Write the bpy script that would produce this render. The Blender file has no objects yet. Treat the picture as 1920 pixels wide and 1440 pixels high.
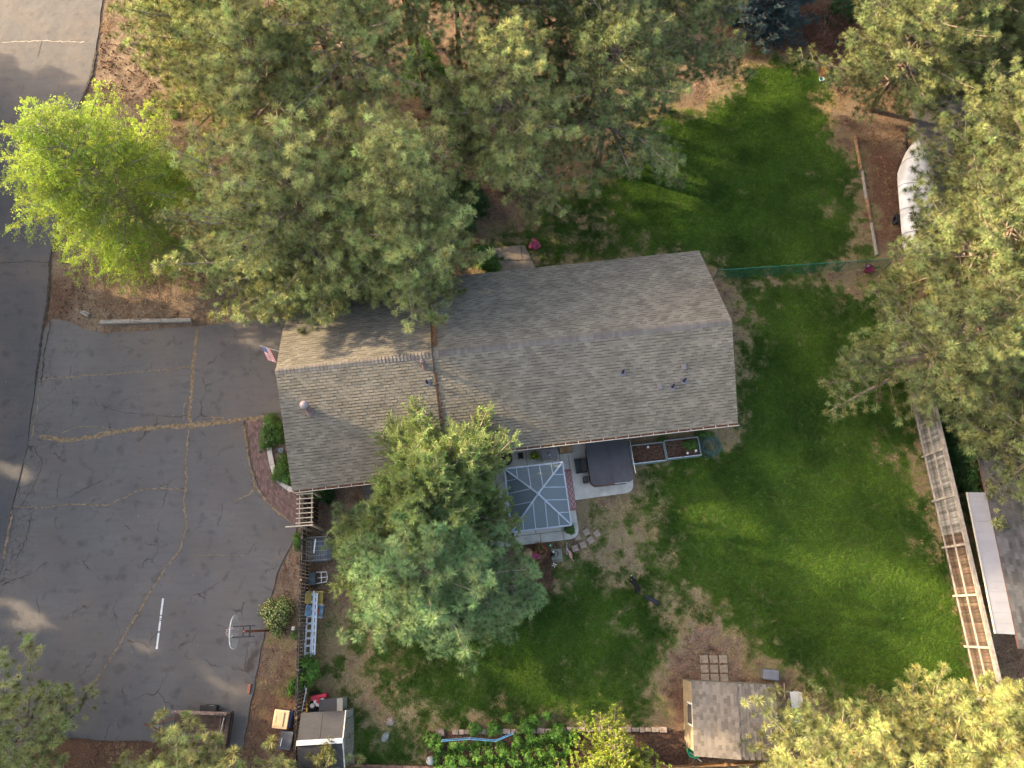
import bpy, math, random
import numpy as np
from mathutils import Vector, Matrix
rnd = random.Random(7); rng = np.random.default_rng(11)
S = bpy.context.scene; COL = S.collection
R = math.radians
# ---------------------------------------------------------------- camera, sky, sun, exposure
CAM_H = 36.0; TILT = R(18.5); FOC = 1331.0
cd = bpy.data.cameras.new('camera'); cam = bpy.data.objects.new('camera', cd); COL.objects.link(cam)
cam.location = (0, 0, CAM_H); cam.rotation_euler = (TILT, 0, 0)
cd.sensor_width = 36; cd.lens = 36 * FOC / 1920; cd.clip_end = 2000; S.camera = cam
SUN_EL, SUN_TO = R(21.5), R(-19)          # elevation; heading of the light on the ground (from +x)
w = bpy.data.worlds.new('World'); S.world = w; w.use_nodes = True
nt = w.node_tree; bg = nt.nodes['Background']; sk = nt.nodes.new('ShaderNodeTexSky')
sk.sky_type = 'NISHITA'; sk.sun_disc = False; sk.sun_elevation = SUN_EL
sdir = Vector((-math.cos(SUN_TO) * math.cos(SUN_EL), -math.sin(SUN_TO) * math.cos(SUN_EL), math.sin(SUN_EL)))
sk.sun_rotation = math.atan2(sdir.x, sdir.y); sk.dust_density = 4.0; sk.ozone_density = 0.4; sk.air_density = 1.0
tint = nt.nodes.new('ShaderNodeMix'); tint.data_type = 'RGBA'; tint.blend_type = 'MULTIPLY'; tint.inputs[0].default_value = 1; tint.inputs[7].default_value = (1.10, 1.0, .89, 1)
nt.links.new(sk.outputs[0], tint.inputs[6]); nt.links.new(tint.outputs[2], bg.inputs[0]); bg.inputs[1].default_value = 0.15
sl = bpy.data.lights.new('sun', 'SUN'); sl.energy = 2.7; sl.angle = R(0.8); sl.color = (1, .77, .47)
so = bpy.data.objects.new('sun', sl); COL.objects.link(so); so.rotation_euler = sdir.to_track_quat('Z', 'Y').to_euler()
S.view_settings.view_transform = 'Standard'; S.view_settings.look = 'None'
S.view_settings.exposure = 2.36; S.view_settings.gamma = 1
S.view_settings.use_curve_mapping = False

# ---------------------------------------------------------------- helpers
def at(px, py, z=0.0):
    u = px - 960; v = py - 720
    den = FOC * math.cos(TILT) + v * math.sin(TILT); t = (CAM_H - z) / den
    return Vector((u * t, (FOC * math.sin(TILT) - v * math.cos(TILT)) * t, z))

def thing(name, label, cat, loc=(0, 0, 0), rz=0.0, group=None):
    o = bpy.data.objects.new(name, None); COL.objects.link(o); o.location = loc; o.rotation_euler = (0, 0, rz)
    o.empty_display_size = .2
    o['label'] = label; o['category'] = cat
    if group: o['group'] = group
    return o
def tag(o, label=None, cat=None, group=None, kind=None):
    if label: o['label'] = label
    if cat: o['category'] = cat
    if group: o['group'] = group
    if kind: o['kind'] = kind
    return o
def loc_in(t, p):
    c, s = math.cos(-t.rotation_euler.z), math.sin(-t.rotation_euler.z)
    d = Vector(p) - Vector(t.location)
    return Vector((d.x * c - d.y * s, d.x * s + d.y * c, d.z))

class MB:
    def __init__(s): s.v = []; s.f = []; s.m = []
    def add(s, vs, fs, mi=0):
        n = len(s.v); s.v += [tuple(p) for p in vs]; s.f += [tuple(i + n for i in f) for f in fs]; s.m += [mi] * len(fs); return s
    def box(s, c, d, rz=0, mi=0, mat=None):
        hx, hy, hz = d[0] / 2, d[1] / 2, d[2] / 2
        vs = [Vector((x, y, z)) for z in (-hz, hz) for y in (-hy, hy) for x in (-hx, hx)]
        m = mat if mat is not None else Matrix.Rotation(rz, 3, 'Z')
        vs = [m @ p + Vector(c) for p in vs]
        return s.add(vs, [(0, 2, 3, 1), (4, 5, 7, 6), (0, 1, 5, 4), (2, 6, 7, 3), (0, 4, 6, 2), (1, 3, 7, 5)], mi)
    def bar(s, a, b, wd, ht=None, mi=0):
        a = Vector(a); b = Vector(b); ht = ht or wd; d = b - a; L = d.length
        if L < 1e-6: return s
        x = d / L; up = Vector((0, 0, 1)) if abs(x.z) < .95 else Vector((1, 0, 0))
        y = up.cross(x).normalized(); z = x.cross(y)
        m = Matrix((x, y, z)).transposed()
        return s.box((a + b) / 2, (L, wd, ht), mi=mi, mat=m)
    def tube(s, pts, rad, n=8, mi=0, cap=True, closed=False):
        pts = [Vector(p) for p in pts]; k = len(pts)
        if not hasattr(rad, '__len__'): rad = [rad] * k
        base = len(s.v); prev = None
        for i, p in enumerate(pts):
            if closed: d = pts[(i + 1) % k] - pts[i - 1]
            else: d = (pts[min(i + 1, k - 1)] - pts[max(i - 1, 0)])
            d.normalize()
            if prev is None:
                a = Vector((0, 0, 1)) if abs(d.z) < .9 else Vector((1, 0, 0)); y = a.cross(d).normalized()
            else:
                y = (prev - d * prev.dot(d)).normalized()
            prev = y; z = d.cross(y)
            for j in range(n):
                t = 2 * math.pi * j / n; q = p + (y * math.cos(t) + z * math.sin(t)) * rad[i]; s.v.append(tuple(q))
        rng_ = range(k if closed else k - 1)
        for i in rng_:
            i2 = (i + 1) % k
            for j in range(n):
                j2 = (j + 1) % n
                s.f.append((base + i * n + j, base + i * n + j2, base + i2 * n + j2, base + i2 * n + j)); s.m.append(mi)
        if cap and not closed:
            s.f.append(tuple(base + j for j in range(n))[::-1]); s.m.append(mi)
            s.f.append(tuple(base + (k - 1) * n + j for j in range(n))); s.m.append(mi)
        return s
    def lathe(s, prof, c=(0, 0, 0), n=16, mi=0):
        base = len(s.v)
        for r, z in prof:
            for j in range(n):
                t = 2 * math.pi * j / n; s.v.append((c[0] + r * math.cos(t), c[1] + r * math.sin(t), c[2] + z))
        for i in range(len(prof) - 1):
            for j in range(n):
                j2 = (j + 1) % n
                s.f.append((base + i * n + j, base + i * n + j2, base + (i + 1) * n + j2, base + (i + 1) * n + j)); s.m.append(mi)
        return s
    def prism(s, poly, z0, z1, mi=0):
        n = len(poly); a = sum(poly[i][0] * poly[(i + 1) % n][1] - poly[(i + 1) % n][0] * poly[i][1] for i in range(n))
        if a < 0: poly = poly[::-1]
        vs = [(p[0], p[1], z0) for p in poly] + [(p[0], p[1], z1) for p in poly]
        fs = [tuple(range(n))[::-1], tuple(range(n, 2 * n))] + [(i, (i + 1) % n, n + (i + 1) % n, n + i) for i in range(n)]
        return s.add(vs, fs, mi)
    def mesh(s, name, mats):
        me = bpy.data.meshes.new(name); me.from_pydata(s.v, [], s.f)
        for m in (mats if isinstance(mats, (list, tuple)) else [mats]): me.materials.append(m)
        if any(s.m): me.polygons.foreach_set('material_index', s.m)
        me.update(); return me
    def build(s, name, mats, parent=None, loc=(0, 0, 0), rz=0, smooth=False, bevel=0):
        me = s.mesh(name, mats)
        if smooth: me.polygons.foreach_set('use_smooth', [True] * len(me.polygons))
        o = put(name, me, parent, loc, rz)
        if bevel:
            b = o.modifiers.new('bevel', 'BEVEL'); b.width = bevel; b.segments = 2; b.limit_method = 'ANGLE'
        return o
def put(name, me, parent=None, loc=(0, 0, 0), rz=0, rot=None, scale=None):
    o = bpy.data.objects.new(name, me); COL.objects.link(o); o.location = loc
    o.rotation_euler = rot if rot is not None else (0, 0, rz)
    if scale is not None: o.scale = scale
    if parent: o.parent = parent
    return o
def copy_tree(o, loc=None, rz=None, label=None, parent=None):
    c = o.copy(); COL.objects.link(c)
    if parent: c.parent = parent
    if loc is not None: c.location = loc
    if rz is not None: c.rotation_euler = (0, 0, rz)
    if label: c['label'] = label
    for ch in list(o.children): copy_tree(ch, parent=c)
    return c

# ---------------------------------------------------------------- materials
MATS = {}
def mat(name, col, rough=.8, var=.25, scale=3.0, bump=0.0, bscale=40.0, col2=None, metal=0.0, spec=.3, alpha=1.0,
        transl=0.0, rand=0.0, tone=False, trans=0.0, detail=6, coords='Object', stretch=None):
    if name in MATS: return MATS[name]
    m = bpy.data.materials.new(name); m.use_nodes = True; t = m.node_tree; N = t.nodes; L = t.links
    p = N['Principled BSDF']; p.inputs['Roughness'].default_value = rough; p.inputs['Metallic'].default_value = metal
    p.inputs['Specular IOR Level'].default_value = spec
    if trans: p.inputs['Transmission Weight'].default_value = trans
    if alpha < 1: p.inputs['Alpha'].default_value = alpha
    tc = N.new('ShaderNodeTexCoord'); vec = tc.outputs['Object']
    if coords == 'World': vec = N.new('ShaderNodeNewGeometry').outputs['Position']
    if stretch:
        mp = N.new('ShaderNodeMapping'); mp.inputs['Scale'].default_value = stretch; L.new(vec, mp.inputs['Vector']); vec = mp.outputs[0]
    no = N.new('ShaderNodeTexNoise'); no.inputs['Scale'].default_value = scale; no.inputs['Detail'].default_value = detail
    L.new(vec, no.inputs['Vector'])
    mx = N.new('ShaderNodeMix'); mx.data_type = 'RGBA'
    c1 = tuple(c * (1 - var) for c in col) + (1,)
    c2 = (tuple(c * (1 + var) for c in col) if col2 is None else col2) + (1,)
    mx.inputs[6].default_value = c1; mx.inputs[7].default_value = c2
    mr = N.new('ShaderNodeMapRange'); mr.inputs[1].default_value = .35; mr.inputs[2].default_value = .65
    L.new(no.outputs['Fac'], mr.inputs[0]); L.new(mr.outputs[0], mx.inputs[0])
    out = mx.outputs[2]
    if rand or tone:
        hs = N.new('ShaderNodeHueSaturation')
        if tone:
            at_ = N.new('ShaderNodeAttribute'); at_.attribute_name = 'tone'; src = at_.outputs['Fac']; L.new(src, hs.inputs['Value'])
        else:
            oi = N.new('ShaderNodeObjectInfo'); r2 = N.new('ShaderNodeMapRange')
            r2.inputs[3].default_value = 1 - rand; r2.inputs[4].default_value = 1 + rand
            L.new(oi.outputs['Random'], r2.inputs[0]); L.new(r2.outputs[0], hs.inputs['Value'])
            r3 = N.new('ShaderNodeMapRange'); mul = N.new('ShaderNodeMath'); mul.operation = 'MULTIPLY'; mul.inputs[1].default_value = 7.3
            fr = N.new('ShaderNodeMath'); fr.operation = 'FRACT'; L.new(oi.outputs['Random'], mul.inputs[0]); L.new(mul.outputs[0], fr.inputs[0])
            r3.inputs[3].default_value = .5 - rand * .06; r3.inputs[4].default_value = .5 + rand * .05
            L.new(fr.outputs[0], r3.inputs[0]); L.new(r3.outputs[0], hs.inputs['Hue'])
        L.new(out, hs.inputs['Color']); out = hs.outputs[0]
    L.new(out, p.inputs['Base Color'])
    if bump:
        n2 = N.new('ShaderNodeTexNoise'); n2.inputs['Scale'].default_value = bscale; n2.inputs['Detail'].default_value = 4; L.new(vec, n2.inputs['Vector'])
        b = N.new('ShaderNodeBump'); b.inputs['Strength'].default_value = bump; b.inputs['Distance'].default_value = .02
        L.new(n2.outputs['Fac'], b.inputs['Height']); L.new(b.outputs[0], p.inputs['Normal'])
    if transl:
        tr = N.new('ShaderNodeBsdfTranslucent'); ms = N.new('ShaderNodeMixShader'); ms.inputs[0].default_value = transl
        L.new(out, tr.inputs['Color']); L.new(p.outputs[0], ms.inputs[1]); L.new(tr.outputs[0], ms.inputs[2])
        L.new(ms.outputs[0], N['Material Output'].inputs['Surface'])
    MATS[name] = m; return m
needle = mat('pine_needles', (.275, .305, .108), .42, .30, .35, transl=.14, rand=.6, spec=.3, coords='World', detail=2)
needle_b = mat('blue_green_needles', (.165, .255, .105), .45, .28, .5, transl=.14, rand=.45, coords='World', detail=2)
spruce_m = mat('blue_spruce_needles', (.06, .105, .115), .6, .25, .6, transl=.1, rand=.25, coords='World', detail=2)
juniper_m = mat('juniper_sprays', (.235, .31, .10), .55, .28, .6, transl=.2, rand=.3, coords='World', detail=2)
birch_m = mat('birch_leaves', (.33, .44, .075), .5, .25, .6, transl=.45, rand=.3, coords='World', detail=2)
bud_m = mat('pine_buds', (.42, .24, .06), .6, .3)
bark = mat('bark', (.16, .10, .07), .9, .4, 6, bump=.8, bscale=12, stretch=(1, 1, .25))
twig = mat('twig_bark', (.24, .19, .155), .9, .3, 5)
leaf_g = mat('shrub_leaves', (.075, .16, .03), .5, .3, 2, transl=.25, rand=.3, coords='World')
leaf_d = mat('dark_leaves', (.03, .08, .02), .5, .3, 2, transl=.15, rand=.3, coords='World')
leaf_y = mat('yellow_green_leaves', (.32, .39, .06), .5, .25, 2, transl=.3, rand=.25, coords='World')
leaf_r = mat('dry_red_leaves', (.13, .06, .045), .7, .3, 2, transl=.1, rand=.35, coords='World')
petal_y = mat('cream_petals', (.50, .46, .20), .6, .1)
petal_p = mat('pink_petals', (.6, .1, .25), .6, .3)
petal_r = mat('red_petals', (.6, .05, .04), .6, .2)
white = mat('white_paint', (.62, .62, .60), .5, .1, 8)
grey_paint = mat('grey_paint', (.32, .32, .31), .6, .1, 5)
black = mat('black_plastic', (.02, .02, .022), .5, .2)
dark = mat('dark_fabric', (.03, .03, .035), .8, .2)
metal = mat('galvanised_metal', (.42, .45, .47), .35, .15, 10, metal=.7)
alu = mat('aluminium', (.50, .54, .60), .35, .1, 10, metal=.25)
rust = mat('rusty_steel', (.16, .06, .035), .7, .4, 20)
wood_old = mat('weathered_wood', (.27, .245, .22), .9, .35, 4, bump=.5, bscale=30, stretch=(1, 12, 12))
wood_br = mat('brown_wood', (.21, .13, .08), .85, .4, 4, bump=.4, bscale=30, rand=.3)
wood_fence = mat('grey_fence_boards', (.078, .055, .042), .9, .5, 2.5, bump=.5, bscale=25, rand=.35)
wood_pale = mat('pale_timber', (.42, .36, .28), .85, .2, 6, rand=.12)
concrete = mat('concrete', (.48, .455, .41), .9, .15, 1.6, bump=.3, bscale=60, rand=.05)
stone_m = mat('stone', (.25, .20, .165), .9, .3, 6, bump=.6, bscale=20, rand=.2)
soil = mat('garden_soil', (.075, .042, .028), .95, .4, 9, bump=1, bscale=30)

# ---------------------------------------------------------------- numeric fields
def vnoise(X, Y, s, seed):
    r = np.random.default_rng(seed).random((256, 256)); x = X / s + 1000; y = Y / s + 1000
    xi = np.floor(x).astype(int); yi = np.floor(y).astype(int); fx = x - xi; fy = y - yi
    fx = fx * fx * (3 - 2 * fx); fy = fy * fy * (3 - 2 * fy)
    g = lambda a, b: r[a % 256, b % 256]
    return (g(xi, yi) * (1 - fx) + g(xi + 1, yi) * fx) * (1 - fy) + (g(xi, yi + 1) * (1 - fx) + g(xi + 1, yi + 1) * fx) * fy
def fbm(X, Y, s, seed, o=4):
    t = 0; a = .5; n = 0
    for i in range(o): t = t + a * vnoise(X, Y, s / 2 ** i, seed + i); n += a; a *= .6
    return t / n
def psd(X, Y, poly):                      # signed distance to a polygon, positive inside
    P = np.array([(p[0], p[1]) for p in poly]); best = np.full(X.shape, 1e9); ins = np.zeros(X.shape, bool)
    for i in range(len(P)):
        a = P[i]; b = P[(i + 1) % len(P)]; e = b - a
        t = np.clip(((X - a[0]) * e[0] + (Y - a[1]) * e[1]) / (e @ e), 0, 1)
        best = np.minimum(best, np.hypot(X - a[0] - t * e[0], Y - a[1] - t * e[1]))
        c = (a[1] > Y) != (b[1] > Y)
        with np.errstate(divide='ignore', invalid='ignore'):
            xs = a[0] + (Y - a[1]) * e[0] / (e[1] if e[1] else 1e-9)
        ins ^= c & (X < xs)
    return np.where(ins, best, -best)
def pxpoly(*pts, z=0): return [at(x, y, z) for x, y in pts]
LAWN_MAIN = pxpoly((1392, 545), (1480, 520), (1600, 530), (1680, 520), (1700, 700), (1725, 800), (1745, 900), (1765, 1000), (1790, 1100), (1812, 1200), (1830, 1300),
    (1500, 1330), (1470, 1290), (1400, 1230), (1330, 1190), (1260, 1240), (1240, 1330), (1200, 1355), (900, 1345), (780, 1355), (690, 1310), (670, 1200), (720, 1130), (900, 1150),
    (1010, 1110), (1060, 1060), (1100, 1010), (1100, 950), (1200, 920), (1200, 860), (1270, 850), (1385, 830), (1392, 700))
LAWN_BACK = pxpoly((1230, 215), (1330, 190), (1430, 130), (1520, 120), (1560, 260), (1600, 330), (1620, 480), (1540, 515), (1390, 525), (1300, 500), (1200, 500), (1060, 510),
    (900, 480), (880, 440), (960, 395), (1060, 350), (1200, 300))
LAWN_SIDE = pxpoly((600, 1260), (660, 1290), (660, 1440), (760, 1440), (770, 1380), (700, 1330), (640, 1220))
DRY = [(1250, 920, 90, .7), (1180, 1010, 70, .8), (1120, 960, 70, .7), (1200, 1080, 70, .55), (1130, 1060, 60, .6), (1270, 1130, 60, .5), (1340, 1230, 110, 1.0), (1260, 1300, 60, .9),
       (760, 1200, 90, .5), (720, 1290, 80, .7), (1690, 860, 60, 1.0), (1710, 940, 40, .7), (1590, 540, 70, 1.1), (1560, 400, 60, .9), (1590, 250, 70, .7), (1540, 310, 40, .5),
       (1300, 180, 80, 1.2), (1420, 590, 50, .6), (960, 415, 80, 1.0), (1100, 400, 60, .6), (1280, 490, 60, .6), (1480, 1270, 70, .8), (1720, 1030, 25, .8), (1360, 840, 40, .3),
       (1530, 1290, 40, .9), (1400, 700, 60, .2), (1480, 640, 60, .25), (900, 1290, 120, .2), (1070, 1190, 90, .3), (1170, 480, 90, .3), (1080, 500, 60, .6), (1020, 440, 110, .45), (1200, 480, 110, .5), (1340, 500, 50, .6), (930, 400, 90, .6), (1100, 360, 90, .4), (1150, 1110, 60, .4), (950, 1200, 60, .4), (1300, 1180, 60, .5)]
def lawn_field(X, Y):
    sd = np.maximum(np.maximum(psd(X, Y, LAWN_MAIN), psd(X, Y, LAWN_BACK)), psd(X, Y, LAWN_SIDE) * .6)
    g = np.clip(sd / 1.8 + .45, -1, 1.15)
    for px, py, rr, st in DRY:
        c = at(px, py); rad = rr * .028
        g = g - .62 * st * np.exp(-((X - c.x) ** 2 + (Y - c.y) ** 2) / (rad * rad))
    g = g + (fbm(X, Y, 1.5, 5) - .5) * .6 + (fbm(X, Y, .45, 15, 3) - .5) * 1.7
    return g
MULCH = [(1540, 60, 160, 1), (1640, 330, 90, 1), (120, 1420, 200, 1.1), (520, 1330, 130, .5), (1000, 1050, 60, 1), (1660, 400, 90, .8), (1285, 1310, 60, .7), (1900, 1240, 140, .3), (100, 560, 60, .6), (1480, 1260, 90, .6), (1860, 800, 80, .5)]

# ---------------------------------------------------------------- ground
xs = np.concatenate([[-400, -250, -150, -100, -70, -50, -42], np.arange(-36, 36.01, .18), [42, 50, 70, 100, 150, 250, 400]])
ys = np.concatenate([[-400, -250, -120, -60, -30, -18], np.arange(-12, 43.01, .18), [50, 60, 80, 120, 250, 400]])
GX, GY = np.meshgrid(xs, ys); g = lawn_field(GX, GY)
md = np.zeros_like(GX)
for px, py, rr, st in MULCH:
    c = at(px, py); md += st * np.exp(-((GX - c.x) ** 2 + (GY - c.y) ** 2) / (rr * .028) ** 2)
md = np.clip(md + (fbm(GX, GY, 1.2, 33) - .5) * .6, 0, 1)
GZ = -.035 + (fbm(GX, GY, 3, 71) - .5) * .03 + (fbm(GX, GY, .5, 77, 2) - .5) * .02
nx, ny = len(xs), len(ys)
V = np.stack([GX, GY, GZ], -1).reshape(-1, 3)
idx = np.arange(nx * ny).reshape(ny, nx)
F = np.stack([idx[:-1, :-1], idx[:-1, 1:], idx[1:, 1:], idx[1:, :-1]], -1).reshape(-1, 4)
def np_mesh(name, V, F=None, k=4):
    me = bpy.data.meshes.new(name); me.vertices.add(len(V)); me.vertices.foreach_set('co', np.asarray(V, np.float32).ravel())
    if F is not None:
        me.loops.add(F.size); me.loops.foreach_set('vertex_index', F.astype(np.int32).ravel())
        me.polygons.add(len(F)); me.polygons.foreach_set('loop_start', np.arange(0, F.size, k, dtype=np.int32))
        try: me.polygons.foreach_set('loop_total', np.full(len(F), k, np.int32))
        except Exception: pass
    me.update(); me.validate() if F is not None else None
    return me
def attr(me, name, typ, data):
    a = me.attributes.new(name, typ, 'POINT'); a.data.foreach_set('vector' if typ == 'FLOAT_VECTOR' else 'value', np.asarray(data, np.float32).ravel())
me = np_mesh('ground', V, F); attr(me, 'lawn', 'FLOAT', g.ravel()); attr(me, 'mulch', 'FLOAT', md.ravel())
me.polygons.foreach_set('use_smooth', [True] * len(me.polygons))
gm = bpy.data.materials.new('yard_ground'); gm.use_nodes = True; t = gm.node_tree; N = t.nodes; L = t.links; p = N['Principled BSDF']
p.inputs['Roughness'].default_value = .95; p.inputs['Specular IOR Level'].default_value = .1
geo = N.new('ShaderNodeNewGeometry')
def noise(sc, det=5, dist=0):
    n = N.new('ShaderNodeTexNoise'); n.inputs['Scale'].default_value = sc; n.inputs['Detail'].default_value = det; n.inputs['Distortion'].default_value = dist
    L.new(geo.outputs['Position'], n.inputs['Vector']); return n.outputs['Fac']
def rampf(src, a, b):
    r = N.new('ShaderNodeMapRange'); r.inputs[1].default_value = a; r.inputs[2].default_value = b; L.new(src, r.inputs[0]); return r.outputs[0]
def mixc(f, a, b):
    m = N.new('ShaderNodeMix'); m.data_type = 'RGBA'
    (L.new(f, m.inputs[0]) if not isinstance(f, float) else setattr(m.inputs[0], 'default_value', f))
    for s_, c in ((6, a), (7, b)):
        if isinstance(c, tuple): m.inputs[s_].default_value = c + (1,)
        else: L.new(c, m.inputs[s_])
    return m.outputs[2]
def att(n):
    a = N.new('ShaderNodeAttribute'); a.attribute_name = n; return a.outputs['Fac']
dirt = mixc(rampf(noise(.8), .35, .65), (.165, .12, .085), (.25, .19, .135))
dirt = mixc(rampf(noise(14, 6), .42, .7), dirt, (.09, .06, .045))
dirt = mixc(rampf(noise(30, 4), .58, .72), dirt, (.27, .21, .15))
mul = mixc(rampf(noise(25, 6), .35, .65), (.06, .035, .025), (.19, .105, .065))
dm = mixc(rampf(att('mulch'), .15, .75), dirt, mul)
gr = mixc(rampf(noise(3), .3, .7), (.04, .085, .016), (.07, .125, .026))
gr = mixc(rampf(noise(40, 4), .4, .7), gr, (.08, .075, .035))
straw = mixc(rampf(noise(22, 6), .35, .65), (.15, .12, .06), (.27, .215, .115))
L.new(mixc(rampf(att('lawn'), .15, .8), mixc(rampf(att('lawn'), -.5, .1), dm, straw), gr), p.inputs['Base Color'])
bp = N.new('ShaderNodeBump'); bp.inputs['Strength'].default_value = 1; bp.inputs['Distance'].default_value = .05
L.new(noise(18, 8), bp.inputs['Height']); L.new(bp.outputs[0], p.inputs['Normal'])
me.materials.append(gm); tag(put('ground', me), kind='structure')

# ---------------------------------------------------------------- instancing of needles, leaves and blades on a point cloud
GNC = {}
def gn_for(proto):
    if proto.name in GNC: return GNC[proto.name]
    ng = bpy.data.node_groups.new('scatter_' + proto.name, 'GeometryNodeTree')
    ng.interface.new_socket('Geometry', in_out='INPUT', socket_type='NodeSocketGeometry')
    ng.interface.new_socket('Geometry', in_out='OUTPUT', socket_type='NodeSocketGeometry')
    n = ng.nodes; l = ng.links; gi = n.new('NodeGroupInput'); go = n.new('NodeGroupOutput')
    ip = n.new('GeometryNodeInstanceOnPoints'); oi = n.new('GeometryNodeObjectInfo'); oi.inputs['Object'].default_value = proto
    a = n.new('GeometryNodeInputNamedAttribute'); a.data_type = 'FLOAT_VECTOR'; a.inputs[0].default_value = 'rot'
    b = n.new('GeometryNodeInputNamedAttribute'); b.data_type = 'FLOAT'; b.inputs[0].default_value = 'scl'
    l.new(gi.outputs[0], ip.inputs['Points']); l.new(oi.outputs['Geometry'], ip.inputs['Instance'])
    l.new(a.outputs[0], ip.inputs['Rotation']); l.new(b.outputs[0], ip.inputs['Scale']); l.new(ip.outputs[0], go.inputs[0])
    GNC[proto.name] = ng; return ng
def scatter(name, proto, pos, dirs, scl, parent=None, loc=(0, 0, 0)):
    pos = np.asarray(pos, float); d = np.asarray(dirs, float); d = d / np.linalg.norm(d, axis=1, keepdims=True); n = len(pos)
    th = np.arccos(np.clip(d[:, 2], -1, 1)); ph = np.arctan2(d[:, 1], d[:, 0]); ro = rng.random(n) * 6.283
    ct, st, cp, sp, cr, sr = np.cos(th), np.sin(th), np.cos(ph), np.sin(ph), np.cos(ro), np.sin(ro)
    R00 = cp * ct * cr - sp * sr; R10 = sp * ct * cr + cp * sr; R20 = -st * cr; R21 = st * sr; R22 = ct
    e = np.stack([np.arctan2(R21, R22), np.arcsin(np.clip(-R20, -1, 1)), np.arctan2(R10, R00)], 1)
    me = np_mesh(name, pos); attr(me, 'rot', 'FLOAT_VECTOR', e); attr(me, 'scl', 'FLOAT', scl)
    for m in proto.data.materials: me.materials.append(m)
    o = put(name, me, parent, loc); mo = o.modifiers.new('scatter', 'NODES'); mo.node_group = gn_for(proto); return o

def proto(name, tris, mats, mi=None):
    v = np.array(tris, float).reshape(-1, 3); f = np.arange(len(v)).reshape(-1, 3)
    me = np_mesh(name, v, f, 3)
    for m in mats: me.materials.append(m)
    if mi is not None: me.polygons.foreach_set('material_index', mi)
    return bpy.data.objects.new(name, me)
def rv(): 
    while True:
        v = Vector((rnd.uniform(-1, 1), rnd.uniform(-1, 1), rnd.uniform(-1, 1)))
        if .05 < v.length < 1: return v.normalized()
def needle_tuft(name, n, ln, wd, amin, amax, stem, m, buds=True, seed=1):
    r = random.Random(seed); T = []; mi = []
    for i in range(n):
        a = R(r.uniform(amin, amax)); ph = r.uniform(0, 6.283); d = Vector((math.sin(a) * math.cos(ph), math.sin(a) * math.sin(ph), math.cos(a)))
        b = Vector((0, 0, -stem * r.random())); l_ = ln * r.uniform(.75, 1.1); s = d.cross(Vector((r.uniform(-1, 1), r.uniform(-1, 1), r.uniform(-1, 1)))).normalized() * wd / 2
        md_ = b + d * l_ * .55; tip = b + d * l_ + Vector((0, 0, -.08 * l_))
        T += [b - s * .4, b + s * .4, md_ + s, b - s * .4, md_ + s, md_ - s, md_ - s, md_ + s, tip]; mi += [0, 0, 0]
    if buds:
        for k in range(3):
            d = Vector((r.uniform(-.4, .4), r.uniform(-.4, .4), 1)).normalized(); s = d.cross(Vector((1, .2, 0))).normalized() * .02; q = d.cross(s).normalized() * .02
            T += [-s + d * .03, s + d * .03, d * .12, -q + d * .03, q + d * .03, d * .12]; mi += [1, 1]
    return proto(name, T, [m, bud_m], mi)
def leaf_cluster(name, n, rad, size, m, droop=.0, seed=1, flat=False, ln=1.6, up=0.0, m2=None, n2=0):
    r = random.Random(seed); T = []; mi = []
    for i in range(n + n2):
        c = Vector((r.gauss(0, .45), r.gauss(0, .45), r.gauss(0, .45))) * rad
        if droop: c = Vector((r.gauss(0, .25) * rad, r.gauss(0, .25) * rad, r.uniform(0, 1) * droop))
        d = Vector((r.uniform(-1, 1), r.uniform(-1, 1), r.uniform(-.6, .8) + up)).normalized()
        s = d.cross(Vector((r.uniform(-.5, .5), r.uniform(-.5, .5), 1))).normalized() * size * .32
        if i >= n:
            c = c.normalized() * rad * .9; c.z = abs(c.z)
            for k in range(4):
                a = k * 1.57; T += [c, c + Vector((math.cos(a), math.sin(a), .3)) * size * .6, c + Vector((math.cos(a + 1.3), math.sin(a + 1.3), .3)) * size * .6]; mi.append(1)
            continue
        tip = c + d * size * ln / 1.6; md_ = c + d * size * .5
        T += [c, md_ - s, md_ + s, md_ - s, tip, md_ + s]; mi += [0, 0]
    return proto(name, T, [m] + ([m2] if m2 else []), mi)
P_PINE = needle_tuft('pine_tuft', 80, .29, .013, 4, 112, .08, needle, seed=3)
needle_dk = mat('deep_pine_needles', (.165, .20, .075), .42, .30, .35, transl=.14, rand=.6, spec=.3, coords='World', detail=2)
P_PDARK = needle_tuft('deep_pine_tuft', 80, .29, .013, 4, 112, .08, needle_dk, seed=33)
P_BLUE = needle_tuft('blue_pine_tuft', 100, .32, .0125, 4, 112, .05, needle_b, seed=4)
P_SPRUCE = needle_tuft('spruce_tuft', 60, .085, .012, 20, 90, .26, spruce_m, buds=False, seed=5)
P_JUN = needle_tuft('juniper_tuft', 64, .13, .013, 5, 62, .34, juniper_m, buds=False, seed=6)
P_BIRCH = leaf_cluster('birch_twig', 24, .13, .062, birch_m, droop=.34, seed=7)
P_LEAF = leaf_cluster('leaf_cluster', 26, .13, .075, leaf_g, seed=8)
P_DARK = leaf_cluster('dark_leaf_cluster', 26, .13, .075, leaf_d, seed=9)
P_YEL = needle_tuft('yellow_pine_tuft', 34, .10, .028, 5, 75, .14, leaf_y, buds=False, seed=10)
P_RED = leaf_cluster('dry_leaf_cluster', 22, .12, .05, leaf_r, seed=11)
P_FLOWER = leaf_cluster('cream_flower_cluster', 20, .12, .065, leaf_g, seed=12, m2=petal_y, n2=2)
P_PINK = leaf_cluster('pink_flower_cluster', 6, .07, .05, leaf_g, seed=13, m2=petal_p, n2=8)
P_REDF = leaf_cluster('red_flower_cluster', 8, .07, .04, leaf_g, seed=14, m2=petal_r, n2=1)
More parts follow.
